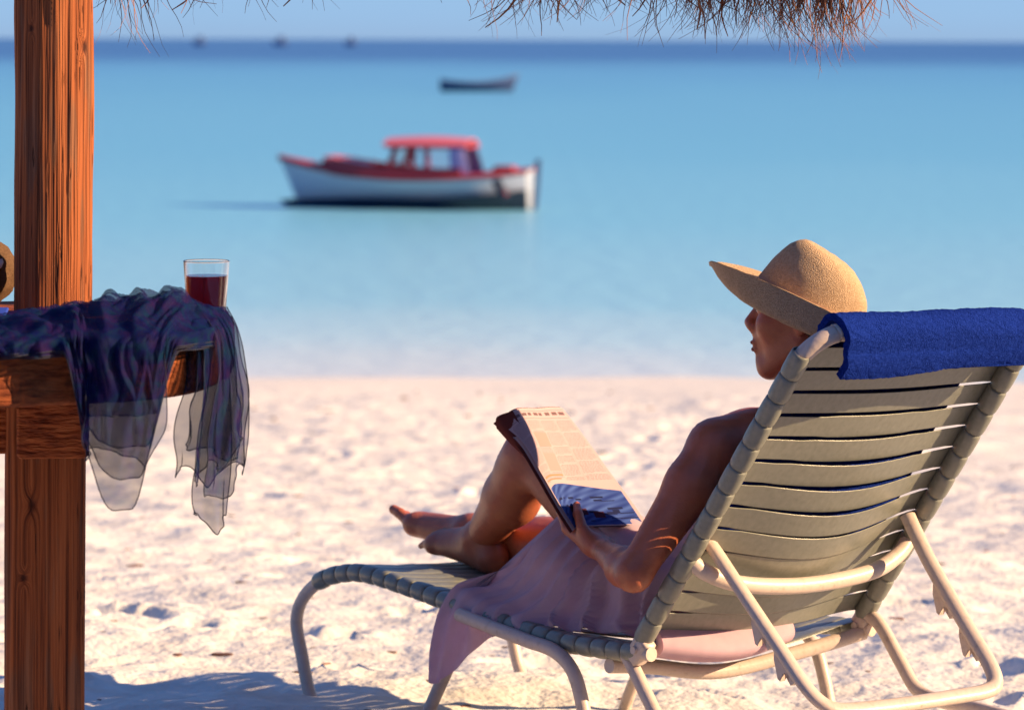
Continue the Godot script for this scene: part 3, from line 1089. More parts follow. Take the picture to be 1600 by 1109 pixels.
	p.append(cap(Vector3(0.1025, -0.069, -0.012), Vector3(0.1025, -0.069, 0.012), 0.0068, 0.0068, 0.006))
	p.append({"a": Vector3(0.114, -0.0625, -0.02), "b": Vector3(0.114, -0.0625, 0.02), "ra": 0.0035, "rb": 0.0035, "k": 0.005, "sub": true})
	p.append(cap(Vector3(-0.03, -0.04, 0), Vector3(-0.045, -0.15, 0), 0.052, 0.048, 0.035))
	b.blob(p, 0.0036, head)
	var body := part("body", b, mats.skin, t)
	tag(body, "tanned bare skin of arms, legs and face")
	for s in [-1.0, 1.0]:
		b = Build.new()
		var at := Vector3(0.0815, 0.012, 0.032 * s)
		b.blob([ball(at, Vector3(0.011, 0.0085, 0.0115), 0.001)], 0.0022, head)
		part("eye", b, mats.eye_white, t)
		b = Build.new()
		b.blob([ball(at + Vector3(0.0095, 0, 0), Vector3(0.003, 0.0055, 0.0055), 0.001)], 0.0015, head)
		part("iris", b, mats.iris, t)
		b = Build.new()
		b.tube([head * Vector3(0.098, 0.036, 0.014 * s), head * Vector3(0.097, 0.041, 0.03 * s), head * Vector3(0.085, 0.037, 0.05 * s)], 0.003, 6)
		part("eyebrow", b, mats.hair, t)
	b = Build.new()
	b.blob([cap(Vector3(0.1085, -0.0555, -0.014), Vector3(0.1085, -0.0555, 0.014), 0.0042, 0.0042, 0.003), cap(Vector3(0.1065, -0.0695, -0.013), Vector3(0.1065, -0.0695, 0.013), 0.0048, 0.0048, 0.003)], 0.0018, head)
	part("lips", b, mats.lips, t)
	# hair tucked under the hat and gathered at the nape
	b = Build.new()
	b.blob([ball(Vector3(-0.022, 0.004, 0), Vector3(0.080, 0.070, 0.077), 0.02), ball(Vector3(-0.05, -0.03, 0), Vector3(0.046, 0.055, 0.074), 0.02), ball(Vector3(-0.075, -0.03, 0), Vector3(0.045, 0.07, 0.06), 0.03), ball(Vector3(-0.095, -0.06, 0), Vector3(0.035, 0.035, 0.04), 0.02)], 0.006, head, noise(70.0, 55, 2), 0.004)
	part("hair", b, mats.hair, t)
	make_hat(t, into)
	make_wrap(t)


func make_hat(t: Node3D, into: Transform3D) -> void:
	# hat frame: x forward, y up, z to her right
	var fw := Vector3(-0.86, 0.395, -0.32).normalized()
	var side := fw.cross(Vector3(0.12, 1, -0.06)).normalized()
	var up := side.cross(fw).normalized()
	var f := into * Transform3D(Basis(fw, up, side), Vector3(0.588, 0.951, -6.42))
	var rough := noise(30.0, 64, 2)
	var n := 72
	var rows := []
	for k in 31:
		var ring := PackedVector3Array()
		for j in n + 1:
			var p: Vector3
			if k < 20:
				p = crown(0.0005 + 0.9995 * k / 19.0, TAU * (j % n) / n)
			else:
				p = brim((k - 19) / 11.0, TAU * (j % n) / n)
			ring.append(f * (p + Vector3(0, 0.0012, 0) * rough.get_noise_3dv(p)))
		rows.append(ring)
	var b := Build.new()
	thick(b, rows, 0.0032)
	var hat := part("straw_hat", b, mats.straw, t)
	tag(hat, "tan straw hat with a creased crown and rolled brim")
	b = Build.new()
	rows = []
	for k in 6:
		var ring := PackedVector3Array()
		for j in n + 1:
			var p := crown(lerpf(0.85, 0.985, k / 5.0), TAU * (j % n) / n)
			var out := Vector3(p.x, 0, p.z).normalized()
			ring.append(f * (p + out * (0.0019 + 0.0004 * sin(PI * k / 5.0))))
		rows.append(ring)
	thick(b, rows, 0.0008)
	part("hat_band", b, mats.straw_band, hat)


func crown(x: float, a: float) -> Vector3:
	# x 0 at the tip, 1 at the band
	var ca := cos(a)
	var sa := sin(a)
	var rr := pow(sin(minf(x * 1.5, 1.0) * PI * 0.5), 0.5) * lerpf(0.85, 1.0, smoothstep(0.40, 1.0, x))
	var hgt := 0.121 * (1.0 - pow(maxf(0.0, (x - 0.12) / 0.88), 1.25))
	var p := Vector3(ca * (0.126 if ca < 0.0 else 0.108) * rr, hgt, sa * 0.092 * rr)
	# creased: a peak near the front, pinched sides, falling to the back
	var topness := 1.0 - smoothstep(0.0, 0.8, x)
	p.y += topness * (p.x * 0.15 - 0.003)
	if p.x < 0.0:
		p.y -= topness * 0.12 * p.x * p.x / 0.118
	var pinch := topness * smoothstep(-0.04, 0.07, p.x)
	p.z *= 1.0 - 0.20 * pinch
	p.x -= 0.004 * (1.0 - x) * smoothstep(0.0, 0.1, p.x)
	return p


func brim(x: float, a: float) -> Vector3:
	var ca := cos(a)
	var sa := sin(a)
	var wide := 0.066 + 0.038 * pow(maxf(ca, 0.0), 0.8) + 0.012 * pow(maxf(-ca, 0.0), 1.5)
	var r := wide * x
	var p := Vector3(ca * ((0.126 if ca < 0.0 else 0.108) + r), 0.0, sa * (0.092 + r * 0.9))
	# the sides dip, then roll up
	var sides := pow(absf(sa), 0.6)
	p.y = sides * (-0.041 * sin(PI * x * 0.9) + 0.038 * x * x * x) - 0.006 * x * pow(maxf(ca, 0.0), 2.0)
	p.z -= sa * 0.016 * x * x * x * sides
	return p


func make_wrap(t: Node3D) -> void:
	# the dress on the trunk
	var b := Build.new()
	var p := []
	p.append(ball(ch(-0.15, 0.378, 0.30), Vector3(0.132, 0.112, 0.175), 0.05))
	for s in [0.26, 0.34]:
		p.append(cap(ch(-0.10, 0.42, s), ch(0.01, 0.53, s), 0.108, 0.101, 0.06))
		p.append(cap(ch(0.01, 0.53, s + (s - 0.30) * 0.2), ch(0.085, 0.63, s + (s - 0.30) * 0.5), 0.100, 0.086, 0.06))
	p.append(cap(ch(-0.225, 0.362, 0.235), ch(-0.375, 0.458, 0.217), 0.083, 0.072, 0.05))
	p.append(cap(ch(-0.21, 0.365, 0.39), ch(-0.40, 0.380, 0.388), 0.086, 0.078, 0.05))
	b.blob(p, 0.010, Transform3D.IDENTITY, noise(9.0, 72, 2), 0.010)
	part("dress", b, mats.gauze, t)
	# the skirt falling off her thigh, over the seat and down past the rail
	var rows := [
		[[-0.405, 0.552, 0.205], [-0.425, 0.503, 0.138], [-0.460, 0.435, 0.090], [-0.510, 0.380, 0.070], [-0.580, 0.350, 0.045], [-0.615, 0.325, -0.005], [-0.645, 0.245, -0.032], [-0.662, 0.140, -0.034]],
		[[-0.372, 0.532, 0.210], [-0.392, 0.480, 0.132], [-0.430, 0.432, 0.080], [-0.468, 0.370, 0.060], [-0.525, 0.335, 0.040], [-0.560, 0.313, -0.010], [-0.592, 0.235, -0.040], [-0.628, 0.128, -0.042]],
		[[-0.340, 0.512, 0.215], [-0.362, 0.465, 0.126], [-0.385, 0.415, 0.075], [-0.415, 0.358, 0.055], [-0.462, 0.322, 0.030], [-0.500, 0.302, -0.014], [-0.528, 0.240, -0.036], [-0.552, 0.172, -0.040]],
		[[-0.285, 0.484, 0.220], [-0.310, 0.440, 0.120], [-0.335, 0.395, 0.072], [-0.362, 0.345, 0.050], [-0.400, 0.312, 0.025], [-0.432, 0.292, -0.008], [-0.445, 0.268, -0.022], [-0.458, 0.248, -0.022]],
		[[-0.235, 0.462, 0.225], [-0.258, 0.420, 0.115], [-0.282, 0.380, 0.072], [-0.305, 0.335, 0.050], [-0.335, 0.305, 0.030], [-0.355, 0.288, 0.006], [-0.362, 0.276, -0.004], [-0.368, 0.268, -0.006]],
		[[-0.175, 0.455, 0.215], [-0.195, 0.425, 0.100], [-0.215, 0.370, 0.078], [-0.232, 0.330, 0.060], [-0.250, 0.308, 0.045], [-0.262, 0.296, 0.032], [-0.268, 0.289, 0.024], [-0.272, 0.283, 0.018]],
		[[-0.105, 0.470, 0.205], [-0.125, 0.415, 0.110], [-0.140, 0.365, 0.088], [-0.152, 0.332, 0.074], [-0.162, 0.312, 0.062], [-0.170, 0.302, 0.052], [-0.174, 0.296, 0.046], [-0.178, 0.290, 0.042]],
		[[-0.035, 0.480, 0.205], [-0.050, 0.420, 0.125], [-0.062, 0.365, 0.102], [-0.072, 0.332, 0.088], [-0.080, 0.312, 0.078], [-0.085, 0.302, 0.070], [-0.088, 0.296, 0.064], [-0.090, 0.290, 0.060]]]
	var net := []
	for r in rows:
		var line := []
		for q in r:
			line.append(ch(q[0], q[1], q[2]))
		net.append(line)
	var fine := smooth_net(net, 9, 7)
	var nn := net_normals(fine)
	var wob := noise(6.0, 73, 2)
	for i in fine.size():
		for j in fine[i].size():
			var pt: Vector3 = fine[i][j]
			var x: float = float(i) / float(fine.size())
			var y: float = float(j) / float(fine[i].size())
			# folds fan out from the lap
			var ph: float = x * 52.0 - y * 9.0 + 3.0 * wob.get_noise_3dv(pt * 0.7)
			var amp := 0.0125 * smoothstep(0.0, 0.3, y) * (0.35 + 0.65 * smoothstep(0.25, 0.6, x))
			fine[i][j] = pt - nn[i][j] * (amp * (2.0 * pow(0.5 + 0.5 * sin(ph), 2.5) + 0.7 * pow(0.5 + 0.5 * sin(ph * 1.7 + 1.0), 3.0) - 0.8) + 0.004 * wob.get_noise_3dv(pt * 1.5))
	b = Build.new()
	thick(b, fine, 0.0018)
	part("wrap_skirt", b, mats.gauze, t)
	# the dress bulging out behind, between backrest and seat
	b = Build.new()
	var swell := []
	for i in 7:
		var x := i / 6.0
		var v := lerpf(0.045, 0.40, x)
		var o := 0.030 * sin(PI * x)
		swell.append([ch(-0.03, 0.340 - o * 0.3, v), ch(0.004 + o * 0.6, 0.305 - o * 0.5, v), ch(0.012 + o * 0.8, 0.280 - o * 0.6, v), ch(-0.01 + o * 0.5, 0.262 - o * 0.7, v), ch(-0.06, 0.262 - o * 0.8, v)])
	thick(b, smooth_net(swell, 6, 5), 0.0018)
	part("dress_back", b, mats.gauze, t)
	# the tail of the cloth that hangs through below the seat
	b = Build.new()
	net = []
	for i in 5:
		var u := lerpf(-0.50, -0.24, i / 4.0)
		net.append([ch(u, 0.268, 0.04), ch(u + 0.01, 0.250, 0.05), ch(u + 0.012, 0.250 - 0.028 * sin(PI * (i + 0.4) / 4.8), 0.055)])
	thick(b, smooth_net(net, 5, 4), 0.0018)
	part("wrap_tail", b, mats.gauze, t)


# ---------------------------------------------------------------- newspaper
func news_image() -> ImageTexture:
	var w := 384
	var h := 512
	var im := Image.create(w, h, false, Image.FORMAT_RGB8)
	im.fill(Color(0.70, 0.60, 0.61))
	var r := RandomNumberGenerator.new()
	r.seed = 5
	var ink := Color(0.50, 0.42, 0.43)
	# head lines and rules
	im.fill_rect(Rect2i(16, 16, 352, 3), ink)
	for k in 9:
		im.fill_rect(Rect2i(24 + k * 38, 28, r.randi_range(18, 32), 16), Color(0.42, 0.33, 0.34))
	im.fill_rect(Rect2i(16, 56, 352, 2), ink)
	# columns of lines of type
	for c in 4:
		var x0 := 18 + c * 90
		var y := 68
		while y < 305:
			var para := r.randi_range(5, 12)
			for l in para:
				if y >= 305:
					break
				var x := x0 + (8 if l == 0 else 0)
				var end := x0 + (80 if l < para - 1 else r.randi_range(25, 70))
				while x < end:
					var ww := r.randi_range(4, 14)
					im.fill_rect(Rect2i(x, y, mini(ww, end - x), 2), Color(0.53, 0.44, 0.46))
					x += ww + 3
				y += 5
			y += 4
		im.fill_rect(Rect2i(x0 + 84, 68, 1, 237), Color(0.58, 0.5, 0.5))
	# a tan picture block among the type
	im.fill_rect(Rect2i(108, 120, 84, 56), Color(0.62, 0.53, 0.51))
	im.fill_rect(Rect2i(108, 200, 84, 70), Color(0.63, 0.54, 0.53))
	im.fill_rect(Rect2i(18, 282, 170, 6), Color(0.66, 0.48, 0.36))
	im.fill_rect(Rect2i(18, 297, 150, 5), Color(0.64, 0.46, 0.38))
	# the blue picture at the foot of the page
	for y in range(318, 505):
		for x in range(14, 370):
			var top := 318 + 40 * pow(absf(x - 120) / 250.0, 2.0)
			if y > top:
				var g := 0.5 + 0.5 * sin(x * 0.09 + y * 0.2) * sin(y * 0.07)
				im.set_pixel(x, y, Color(0.14, 0.20, 0.44).lerp(Color(0.27, 0.36, 0.60), g))
	for k in 26:
		var x := r.randi_range(40, 330)
		var y := r.randi_range(370, 480)
		im.fill_rect(Rect2i(x, y, r.randi_range(14, 46), r.randi_range(3, 9)), Color(0.11, 0.13, 0.27))
	for k in 3:
		im.fill_rect(Rect2i(120 + k * 62, 410 + k * 14, 40, 26), Color(0.27, 0.13, 0.19))
	return ImageTexture.create_from_image(im)


func make_newspaper() -> void:
	var t := thing("newspaper", "folded newspaper with a blue picture held against her knee", "newspaper", chair_frame)
	var m := plain("newsprint", Color.WHITE, 0.85, 0.2)
	m.albedo_texture = news_image()
	m.backlight_enabled = true
	m.backlight = Color(0.18, 0.16, 0.15)
	var back := plain("newsprint_back", lin(0.56, 0.42, 0.42), 0.85, 0.2)
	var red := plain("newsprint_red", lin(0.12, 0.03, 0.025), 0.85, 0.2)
	# control net, rows from the top edge down, columns from her left to her right
	var rows := [
		[[-0.470, 0.690, 0.000], [-0.462, 0.712, 0.035], [-0.490, 0.712, 0.090], [-0.530, 0.706, 0.150], [-0.580, 0.702, 0.225], [-0.640, 0.694, 0.305]],
		[[-0.420, 0.652, 0.022], [-0.428, 0.664, 0.050], [-0.450, 0.662, 0.095], [-0.485, 0.655, 0.155], [-0.520, 0.648, 0.225], [-0.565, 0.641, 0.305]],
		[[-0.385, 0.592, 0.045], [-0.396, 0.598, 0.068], [-0.414, 0.596, 0.105], [-0.440, 0.590, 0.160], [-0.458, 0.586, 0.225], [-0.487, 0.580, 0.305]],
		[[-0.356, 0.530, 0.070], [-0.366, 0.534, 0.088], [-0.381, 0.533, 0.118], [-0.394, 0.530, 0.165], [-0.400, 0.527, 0.225], [-0.414, 0.525, 0.305]],
		[[-0.332, 0.478, 0.095], [-0.340, 0.480, 0.108], [-0.350, 0.479, 0.130], [-0.352, 0.478, 0.170], [-0.350, 0.476, 0.225], [-0.350, 0.473, 0.305]]]
	for k in 3:
		var net := []
		for i in rows.size():
			var line := []
			for j in rows[i].size():
				var q: Array = rows[i][j]
				var p := ch(q[0] + 0.074, q[1] + 0.011, q[2] - 0.06)
				# the leaves behind lie a little deeper and stick out unevenly
				p += Vector3(-0.81, -0.58, 0) * (0.003 * k) + Vector3(-0.35, 0.5, 0.0) * 0.005 * k * (1.0 if i == 0 else 0.0)
				if k > 0 and j == 0:
					p += Vector3(-0.003, -0.003, 0.002) * k
				line.append(p)
			net.append(line)
		var fine := smooth_net(net, 6, 6)
		var b := Build.new()
		b.grid(fine)
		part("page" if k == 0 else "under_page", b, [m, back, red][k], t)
	# the leaf curled over at the top corner has the dark red of the rear leaf
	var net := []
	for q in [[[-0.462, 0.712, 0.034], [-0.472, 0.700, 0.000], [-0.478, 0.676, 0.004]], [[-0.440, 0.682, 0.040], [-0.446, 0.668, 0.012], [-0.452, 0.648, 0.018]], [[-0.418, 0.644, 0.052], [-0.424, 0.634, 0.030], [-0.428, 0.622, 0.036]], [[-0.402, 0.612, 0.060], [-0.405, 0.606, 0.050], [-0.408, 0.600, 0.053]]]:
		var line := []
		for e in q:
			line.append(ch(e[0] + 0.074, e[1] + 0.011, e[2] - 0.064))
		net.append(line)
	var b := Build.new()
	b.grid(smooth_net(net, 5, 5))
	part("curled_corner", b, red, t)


# ---------------------------------------------------------------- palapa with its table
const POST_X := -0.846
const POST_D := 5.9
const TABLE_Y := 0.975


func make_palapa() -> void:
	var t := thing("palapa", "wooden palapa post with round-edged table slab and thatch fringe", "palapa")
	var rough := noise(1.0, 15, 3)
	# round upper post, ridged by weather
	var rows := []
	for i in 90:
		var y := 0.93 + 0.95 * i / 89.0
		var ring := PackedVector3Array()
		for j in 56:
			var a := TAU * j / 56.0 - PI / 2
			var r := 0.0705 + 0.0042 * rough.get_noise_3d(cos(a) * 11.0, y * 1.2, sin(a) * 11.0) + 0.0022 * rough.get_noise_3d(cos(a) * 3.0 + 9.0, y * 2.0, sin(a) * 3.0)
			r += 0.0030 * rough.get_noise_3d(cos(a) * 26.0, y * 2.2 + 5.0, sin(a) * 26.0)
			ring.append(Vector3(POST_X + cos(a) * r, y, -POST_D + sin(a) * r))
		rows.append(ring)
	var b := Build.new()
	b.grid(rows, true, true)
	part("post", b, mats.post_wood, t)
	# square lower post
	rows = []
	for i in 60:
		var y := -0.1 + 1.0 * i / 59.0
		var ring := PackedVector3Array()
		for j in 48:
			var a := TAU * j / 48.0 + 0.02 - PI / 2
			var q := Vector2(cos(a), sin(a))
			var r := 0.073 / pow(pow(absf(q.x), 7.0) + pow(absf(q.y), 7.0), 1.0 / 7.0)
			r += 0.0025 * rough.get_noise_3d(q.x * 14.0, y * 1.0 + 3.0, q.y * 14.0) + 0.0014 * rough.get_noise_3d(q.x * 40.0, y * 2.0, q.y * 40.0)
			var p := q * r
			p = p.rotated(-0.14)
			ring.append(Vector3(POST_X - 0.012 + p.x, y, -POST_D + p.y))
		rows.append(ring)
	b = Build.new()
	b.grid(rows, true, true)
	part("lower_post", b, mats.post_wood, t)
	# cleats that carry the slab
	for q in [[-0.955, 5.86, 0.10], [-0.83, 5.80, 0.13]]:
		b = Build.new()
		b.box(Transform3D(Basis(Vector3.UP, 0.14), Vector3(q[0], 0.80, -q[1])), Vector3(q[2], 0.15, 0.05), 0.006)
		part("cleat", b, mats.slab_wood, t)
	# slab: a thick rounded plank, uneven on its rim
	var outline := [Vector2(-0.505, 5.80), Vector2(-0.515, 5.62), Vector2(-0.545, 5.47), Vector2(-0.62, 5.36), Vector2(-0.72, 5.305), Vector2(-0.86, 5.235), Vector2(-1.00, 5.17), Vector2(-1.13, 5.19), Vector2(-1.22, 5.40), Vector2(-1.22, 5.88), Vector2(-1.14, 6.10), Vector2(-0.98, 6.22), Vector2(-0.78, 6.22), Vector2(-0.61, 6.12), Vector2(-0.525, 5.96)]
	var ring2 := []
	for i in outline.size():
		var p0: Vector2 = outline[(i - 1 + outline.size()) % outline.size()]
		var p1: Vector2 = outline[i]
		var p2: Vector2 = outline[(i + 1) % outline.size()]
		var p3: Vector2 = outline[(i + 2) % outline.size()]
		for k in 9:
			ring2.append(p1.cubic_interpolate(p2, p0, p3, k / 9.0))
	var mid := Vector2(-0.86, 5.75)
	rows = []
	for lv in [[0.875, 0.0], [0.875, 0.93], [0.877, 0.985], [0.885, 1.0], [0.905, 1.003], [0.925, 1.0], [0.948, 1.003], [0.963, 1.0], [0.972, 0.992], [0.975, 0.975], [0.975, 0.5], [0.975, 0.0]]:
		var ring := PackedVector3Array()
		for i in ring2.size():
			var q: Vector2 = mid + (ring2[i] - mid) * lv[1]
			var w := 0.007 * rough.get_noise_3d(q.x * 14.0, lv[0] * 9.0, q.y * 14.0) if lv[1] > 0.9 else 0.0
			q += (ring2[i] - mid).normalized() * w
			ring.append(Vector3(q.x, lv[0] + w * 0.3, -q.y))
		rows.append(ring)
	b = Build.new()
	b.grid(rows, true, true)
	part("table_slab", b, mats.slab_wood, t)
	make_thatch(t)


func make_thatch(t: Node3D) -> void:
	# eave beam, rafters and a thatched pitch above the frame
	var b := Build.new()
	b.tube([Vector3(-1.3, 1.78, -6.06), Vector3(-0.3, 1.785, -6.06), Vector3(0.74, 1.78, -6.06)], 0.045, 12)
	part("eave_beam", b, mats.slab_wood, t)
	b = Build.new()
	var net := []
	var bumpy := noise(3.0, 17, 3)
	for i in 15:
		var row := PackedVector3Array()
		for j in 25:
			var x := lerpf(-1.45, 0.80, j / 24.0)
			var s := i / 14.0
			row.append(Vector3(x, 1.70 + 0.75 * s + 0.03 * bumpy.get_noise_2d(x, s), -6.0 - 1.3 * s))
		net.append(row)
	thick(b, net, 0.09)
	part("thatch_pitch", b, mats.thatch, t)
	rng.seed = 2024
	var stuff := Build.new()
	# strands hang thick towards the free end of the eave and sparsely in the middle
	var total := 0
	for tuft in 165:
		var x := 0.0
		var pick := rng.randf()
		if pick < 0.36:
			x = rng.randfn(0.575, 0.080)
		elif pick < 0.72:
			x = rng.randf_range(-0.08, 0.55)
		elif pick < 0.82:
			x = rng.randfn(-0.71, 0.05)
		else:
			x = rng.randf_range(-0.95, 0.78)
		var dd := 6.0 + rng.randf_range(-0.05, 0.30)
		var tip := 1.590
		if x > 0.42 and x < 0.74:
			tip = 1.525 - 0.095 * pow(rng.randf(), 1.2) * (1.0 - absf(x - 0.575) / 0.2)
		elif x >= 0.74:
			tip = 1.585 - 0.07 * rng.randf()
		elif x > -0.08:
			tip = 1.565 - 0.085 * pow(rng.randf(), 1.5)
		elif x < -0.6:
			tip = 1.585 - 0.125 * pow(rng.randf(), 1.6)
		else:
			tip = 1.595 - 0.065 * pow(rng.randf(), 1.8)
		tip += (dd - 6.0) * 0.06 - 0.034
		var lean := rng.randfn(0.0, 0.03)
		var tone: int = [0, 1, 2, 0, 1, 2, 3][rng.randi_range(0, 6)]
		for k in rng.randi_range(3, 7):
			var top := Vector3(x + rng.randf_range(-0.012, 0.012), 1.70, -dd)
			var end := Vector3(x + lean + rng.randfn(0.0, 0.022), tip + 0.045 * rng.randf(), -dd + rng.randf_range(-0.02, 0.02))
			var bend := Vector3(lean * -0.6 + rng.randfn(0.0, 0.012), 0, rng.randfn(0, 0.012))
			var hook := rng.randfn(0.0, 0.026)
			var path := []
			var radii := []
			var r0 := rng.randf_range(0.0020, 0.0062)
			for q in 11:
				var s := q / 10.0
				path.append(top.lerp(end, s) + bend * sin(PI * s) + Vector3(hook, absf(hook) * 0.4, 0) * pow(s, 4.0) + Vector3(0.003 * sin(s * 14.0 + k), 0, 0))
				radii.append(r0 * (1.0 - 0.80 * pow(s, 1.3)))
			if total < 290:
				b = Build.new()
				b.tube(path, radii, 4, 0.3)
				part("palm_strand", b, mats["strand_%d" % tone], t)
			else:
				stuff.tube(path, radii, 4, 0.3)
			total += 1
	var o := part("loose_fibre", stuff, mats.strand_1, t)
	o.set_meta("kind", "stuff")


# ---------------------------------------------------------------- things on the table
func hem_line(b: Build, path, r := 0.0010) -> void:
	b.tube(path, r, 6)


func drape(t: Node3D, left: Array, right: Array, folds: float, depth: float, seed_: int, scallop: float, hem_sides := true) -> void:
	# a hanging width of chiffon between two edge lines (points from the top down)
	var wob := noise(5.0, seed_, 2)
	var l := smooth(left, 10)
	var r := smooth(right, 10)
	var net := []
	for i in l.size():
		var row := PackedVector3Array()
		var y := float(i) / (l.size() - 1)
		for j in 41:
			var x := j / 40.0
			var p := l[i].lerp(r[i], x)
			var ph := x * folds * TAU + 3.0 * wob.get_noise_2d(x * 0.6 + seed_, y * 0.4)
			var dir := Vector3(-0.05, 0, 1.0)
			p += dir * depth * sin(ph) * smoothstep(0.0, 0.25, y) + Vector3(depth * 0.5 * cos(ph * 0.7 + 1.0), 0, 0) * y
			p.y += scallop * pow(y, 6.0) * (cos(x * folds * 0.5 * TAU + seed_) + 0.5 * sin(x * 9.0))
			row.append(p)
		net.append(row)
	var b := Build.new()
	b.grid(net)
	part("chiffon", b, mats.chiffon, t)
	b = Build.new()
	hem_line(b, net[-1])
	if hem_sides:
		for j in [0, 40]:
			var line := PackedVector3Array()
			for i in net.size():
				line.append(net[i][j])
			hem_line(b, line, 0.0009)
	part("hem", b, mats.hem, t)


func make_scarf() -> void:
	var t := thing("scarf", "sheer navy and purple chiffon scarf heaped on the table and hanging over it", "scarf")
	# sheets that run over the heap and down the front rim
	for layer in 4:
		var wob := noise(3.0, 82 + layer, 2)
		var crease := noise(9.0, 92 + layer, 2)
		var net := []
		for i in 61:
			var s := i / 60.0
			var row := PackedVector3Array()
			for j in 91:
				var x := j / 90.0
				var xx := lerpf(-0.97, -0.505, x)
				# how far this strip hangs below the table top
				var hang := 0.0
				if xx > -0.735 and xx < -0.555:
					hang = (0.10 + 0.055 * layer * smoothstep(-0.735, -0.65, xx)) * smoothstep(-0.735, -0.70, xx) * smoothstep(-0.555, -0.59 - 0.012 * layer, xx)
				var front := 5.292 + 0.48 * minf(0.0, xx + 0.70) if xx < -0.66 else 5.292 + 0.18 * pow((xx + 0.66) / 0.155, 2.0)
				var hump := 0.064 * exp(-pow((xx + 0.665) / 0.085, 2.0)) + 0.048 * exp(-pow((xx + 0.575) / 0.05, 2.0)) + 0.026 * exp(-pow((xx + 0.80) / 0.10, 2.0))
				hump *= 0.46 + 0.08 * layer
				var run := 0.44 + hang + 0.02
				var q := s * run
				var p := Vector3(xx, TABLE_Y, 0)
				var flat := clampf(q / 0.44, 0.0, 1.0)
				p.z = -lerpf(5.74, front - 0.012 - 0.003 * layer, flat)
				p.y += 0.005 + 0.003 * layer + hump * pow(sin(PI * clampf(flat * 0.86 + 0.10, 0, 1)), 1.2)
				if q > 0.44:
					p.y -= q - 0.44
					p.z += 0.004
				# folds run down the slope and wander
				var ph := xx * 95.0 + layer * 1.7 + 7.0 * wob.get_noise_2d(xx * 0.8, s * 0.9) + s * 4.0 * sin(xx * 9.0)
				var fold := 0.5 + 0.5 * sin(ph)
				var amp := 0.006 + 0.11 * hump * sin(PI * flat) + 0.005 * smoothstep(0.9, 1.0, flat)
				p += Vector3(0.004 * cos(ph), 1.0 * (1.0 - smoothstep(0.85, 1.0, flat)), 0.35 + 0.65 * smoothstep(0.85, 1.0, flat)) * amp * (fold * fold * 1.6 + 0.35 * crease.get_noise_2d(xx * 1.3, s * 1.6) - 0.1) * smoothstep(0.0, 0.06, x) * smoothstep(0.0, 0.08, s)
				p.y = maxf(p.y, TABLE_Y + 0.003) if q < 0.44 else p.y
				row.append(p)
			net.append(row)
		var b := Build.new()
		b.grid(net)
		part("chiffon", b, mats.chiffon, t)
		b = Build.new()
		hem_line(b, net[-1])
		part("hem", b, mats.hem, t)
	# the tail that reaches lowest at the front
	drape(t, [Vector3(-0.72, 1.0, -5.36), Vector3(-0.705, 0.985, -5.275), Vector3(-0.700, 0.90, -5.258), Vector3(-0.700, 0.83, -5.262), Vector3(-0.705, 0.80, -5.262)], [Vector3(-0.58, 1.0, -5.42), Vector3(-0.578, 0.975, -5.325), Vector3(-0.572, 0.90, -5.305), Vector3(-0.575, 0.84, -5.305), Vector3(-0.605, 0.785, -5.30)], 1.6, 0.014, 4, 0.018)
	# the longer bunch at the end of the slab
	var ends := [[-0.575, -0.455, 0.735, 0.735, 3.1, 5], [-0.540, -0.480, 0.662, 0.650, 1.8, 6], [-0.518, -0.448, 0.70, 0.735, 2.1, 7], [-0.555, -0.470, 0.80, 0.76, 2.9, 8], [-0.540, -0.458, 0.74, 0.78, 3.2, 9]]
	for q in ends:
		var l: float = q[0]
		var r: float = q[1]
		var dz: float = 0.008 * (q[5] - 5)
		drape(t, [Vector3(l - 0.03, 1.015, -5.60 + dz), Vector3(l + 0.012, 0.985, -5.47 + dz), Vector3(l + 0.022, 0.90, -5.44 + dz), Vector3(l + 0.006, (0.90 + q[2]) * 0.5, -5.44 + dz), Vector3(l + 0.004, q[2], -5.44 + dz)], [Vector3(r - 0.055, 1.01, -5.68 + dz), Vector3(r - 0.022, 0.972, -5.58 + dz), Vector3(r - 0.004, 0.89, -5.55 + dz), Vector3(r, (0.89 + q[3]) * 0.5, -5.545 + dz), Vector3(r - 0.006, q[3], -5.545 + dz)], q[4], 0.013, q[5], 0.014)


func make_glass() -> void:
	var at := Vector3(-0.549, TABLE_Y + 0.004, -5.76)
	var t := thing("drinking_glass", "clear tumbler of dark red drink standing behind the scarf", "glass", Transform3D(Basis.IDENTITY, at))
	var b := Build.new()
	b.lathe([Vector2(0.0, 0.0), Vector2(0.033, 0.0), Vector2(0.0345, 0.002), Vector2(0.0415, 0.104), Vector2(0.0422, 0.1055), Vector2(0.0412, 0.1065), Vector2(0.0398, 0.105), Vector2(0.0332, 0.008), Vector2(0.030, 0.006), Vector2(0.0, 0.006)], Vector3.ZERO, 48)
	part("tumbler", b, mats.tumbler, t)
	b = Build.new()
	b.lathe([Vector2(0.0, 0.0066), Vector2(0.0295, 0.0066), Vector2(0.0325, 0.0085), Vector2(0.0374, 0.079), Vector2(0.0374, 0.0796), Vector2(0.0, 0.0792)], Vector3.ZERO, 48)
	part("drink", b, mats.drink, t)


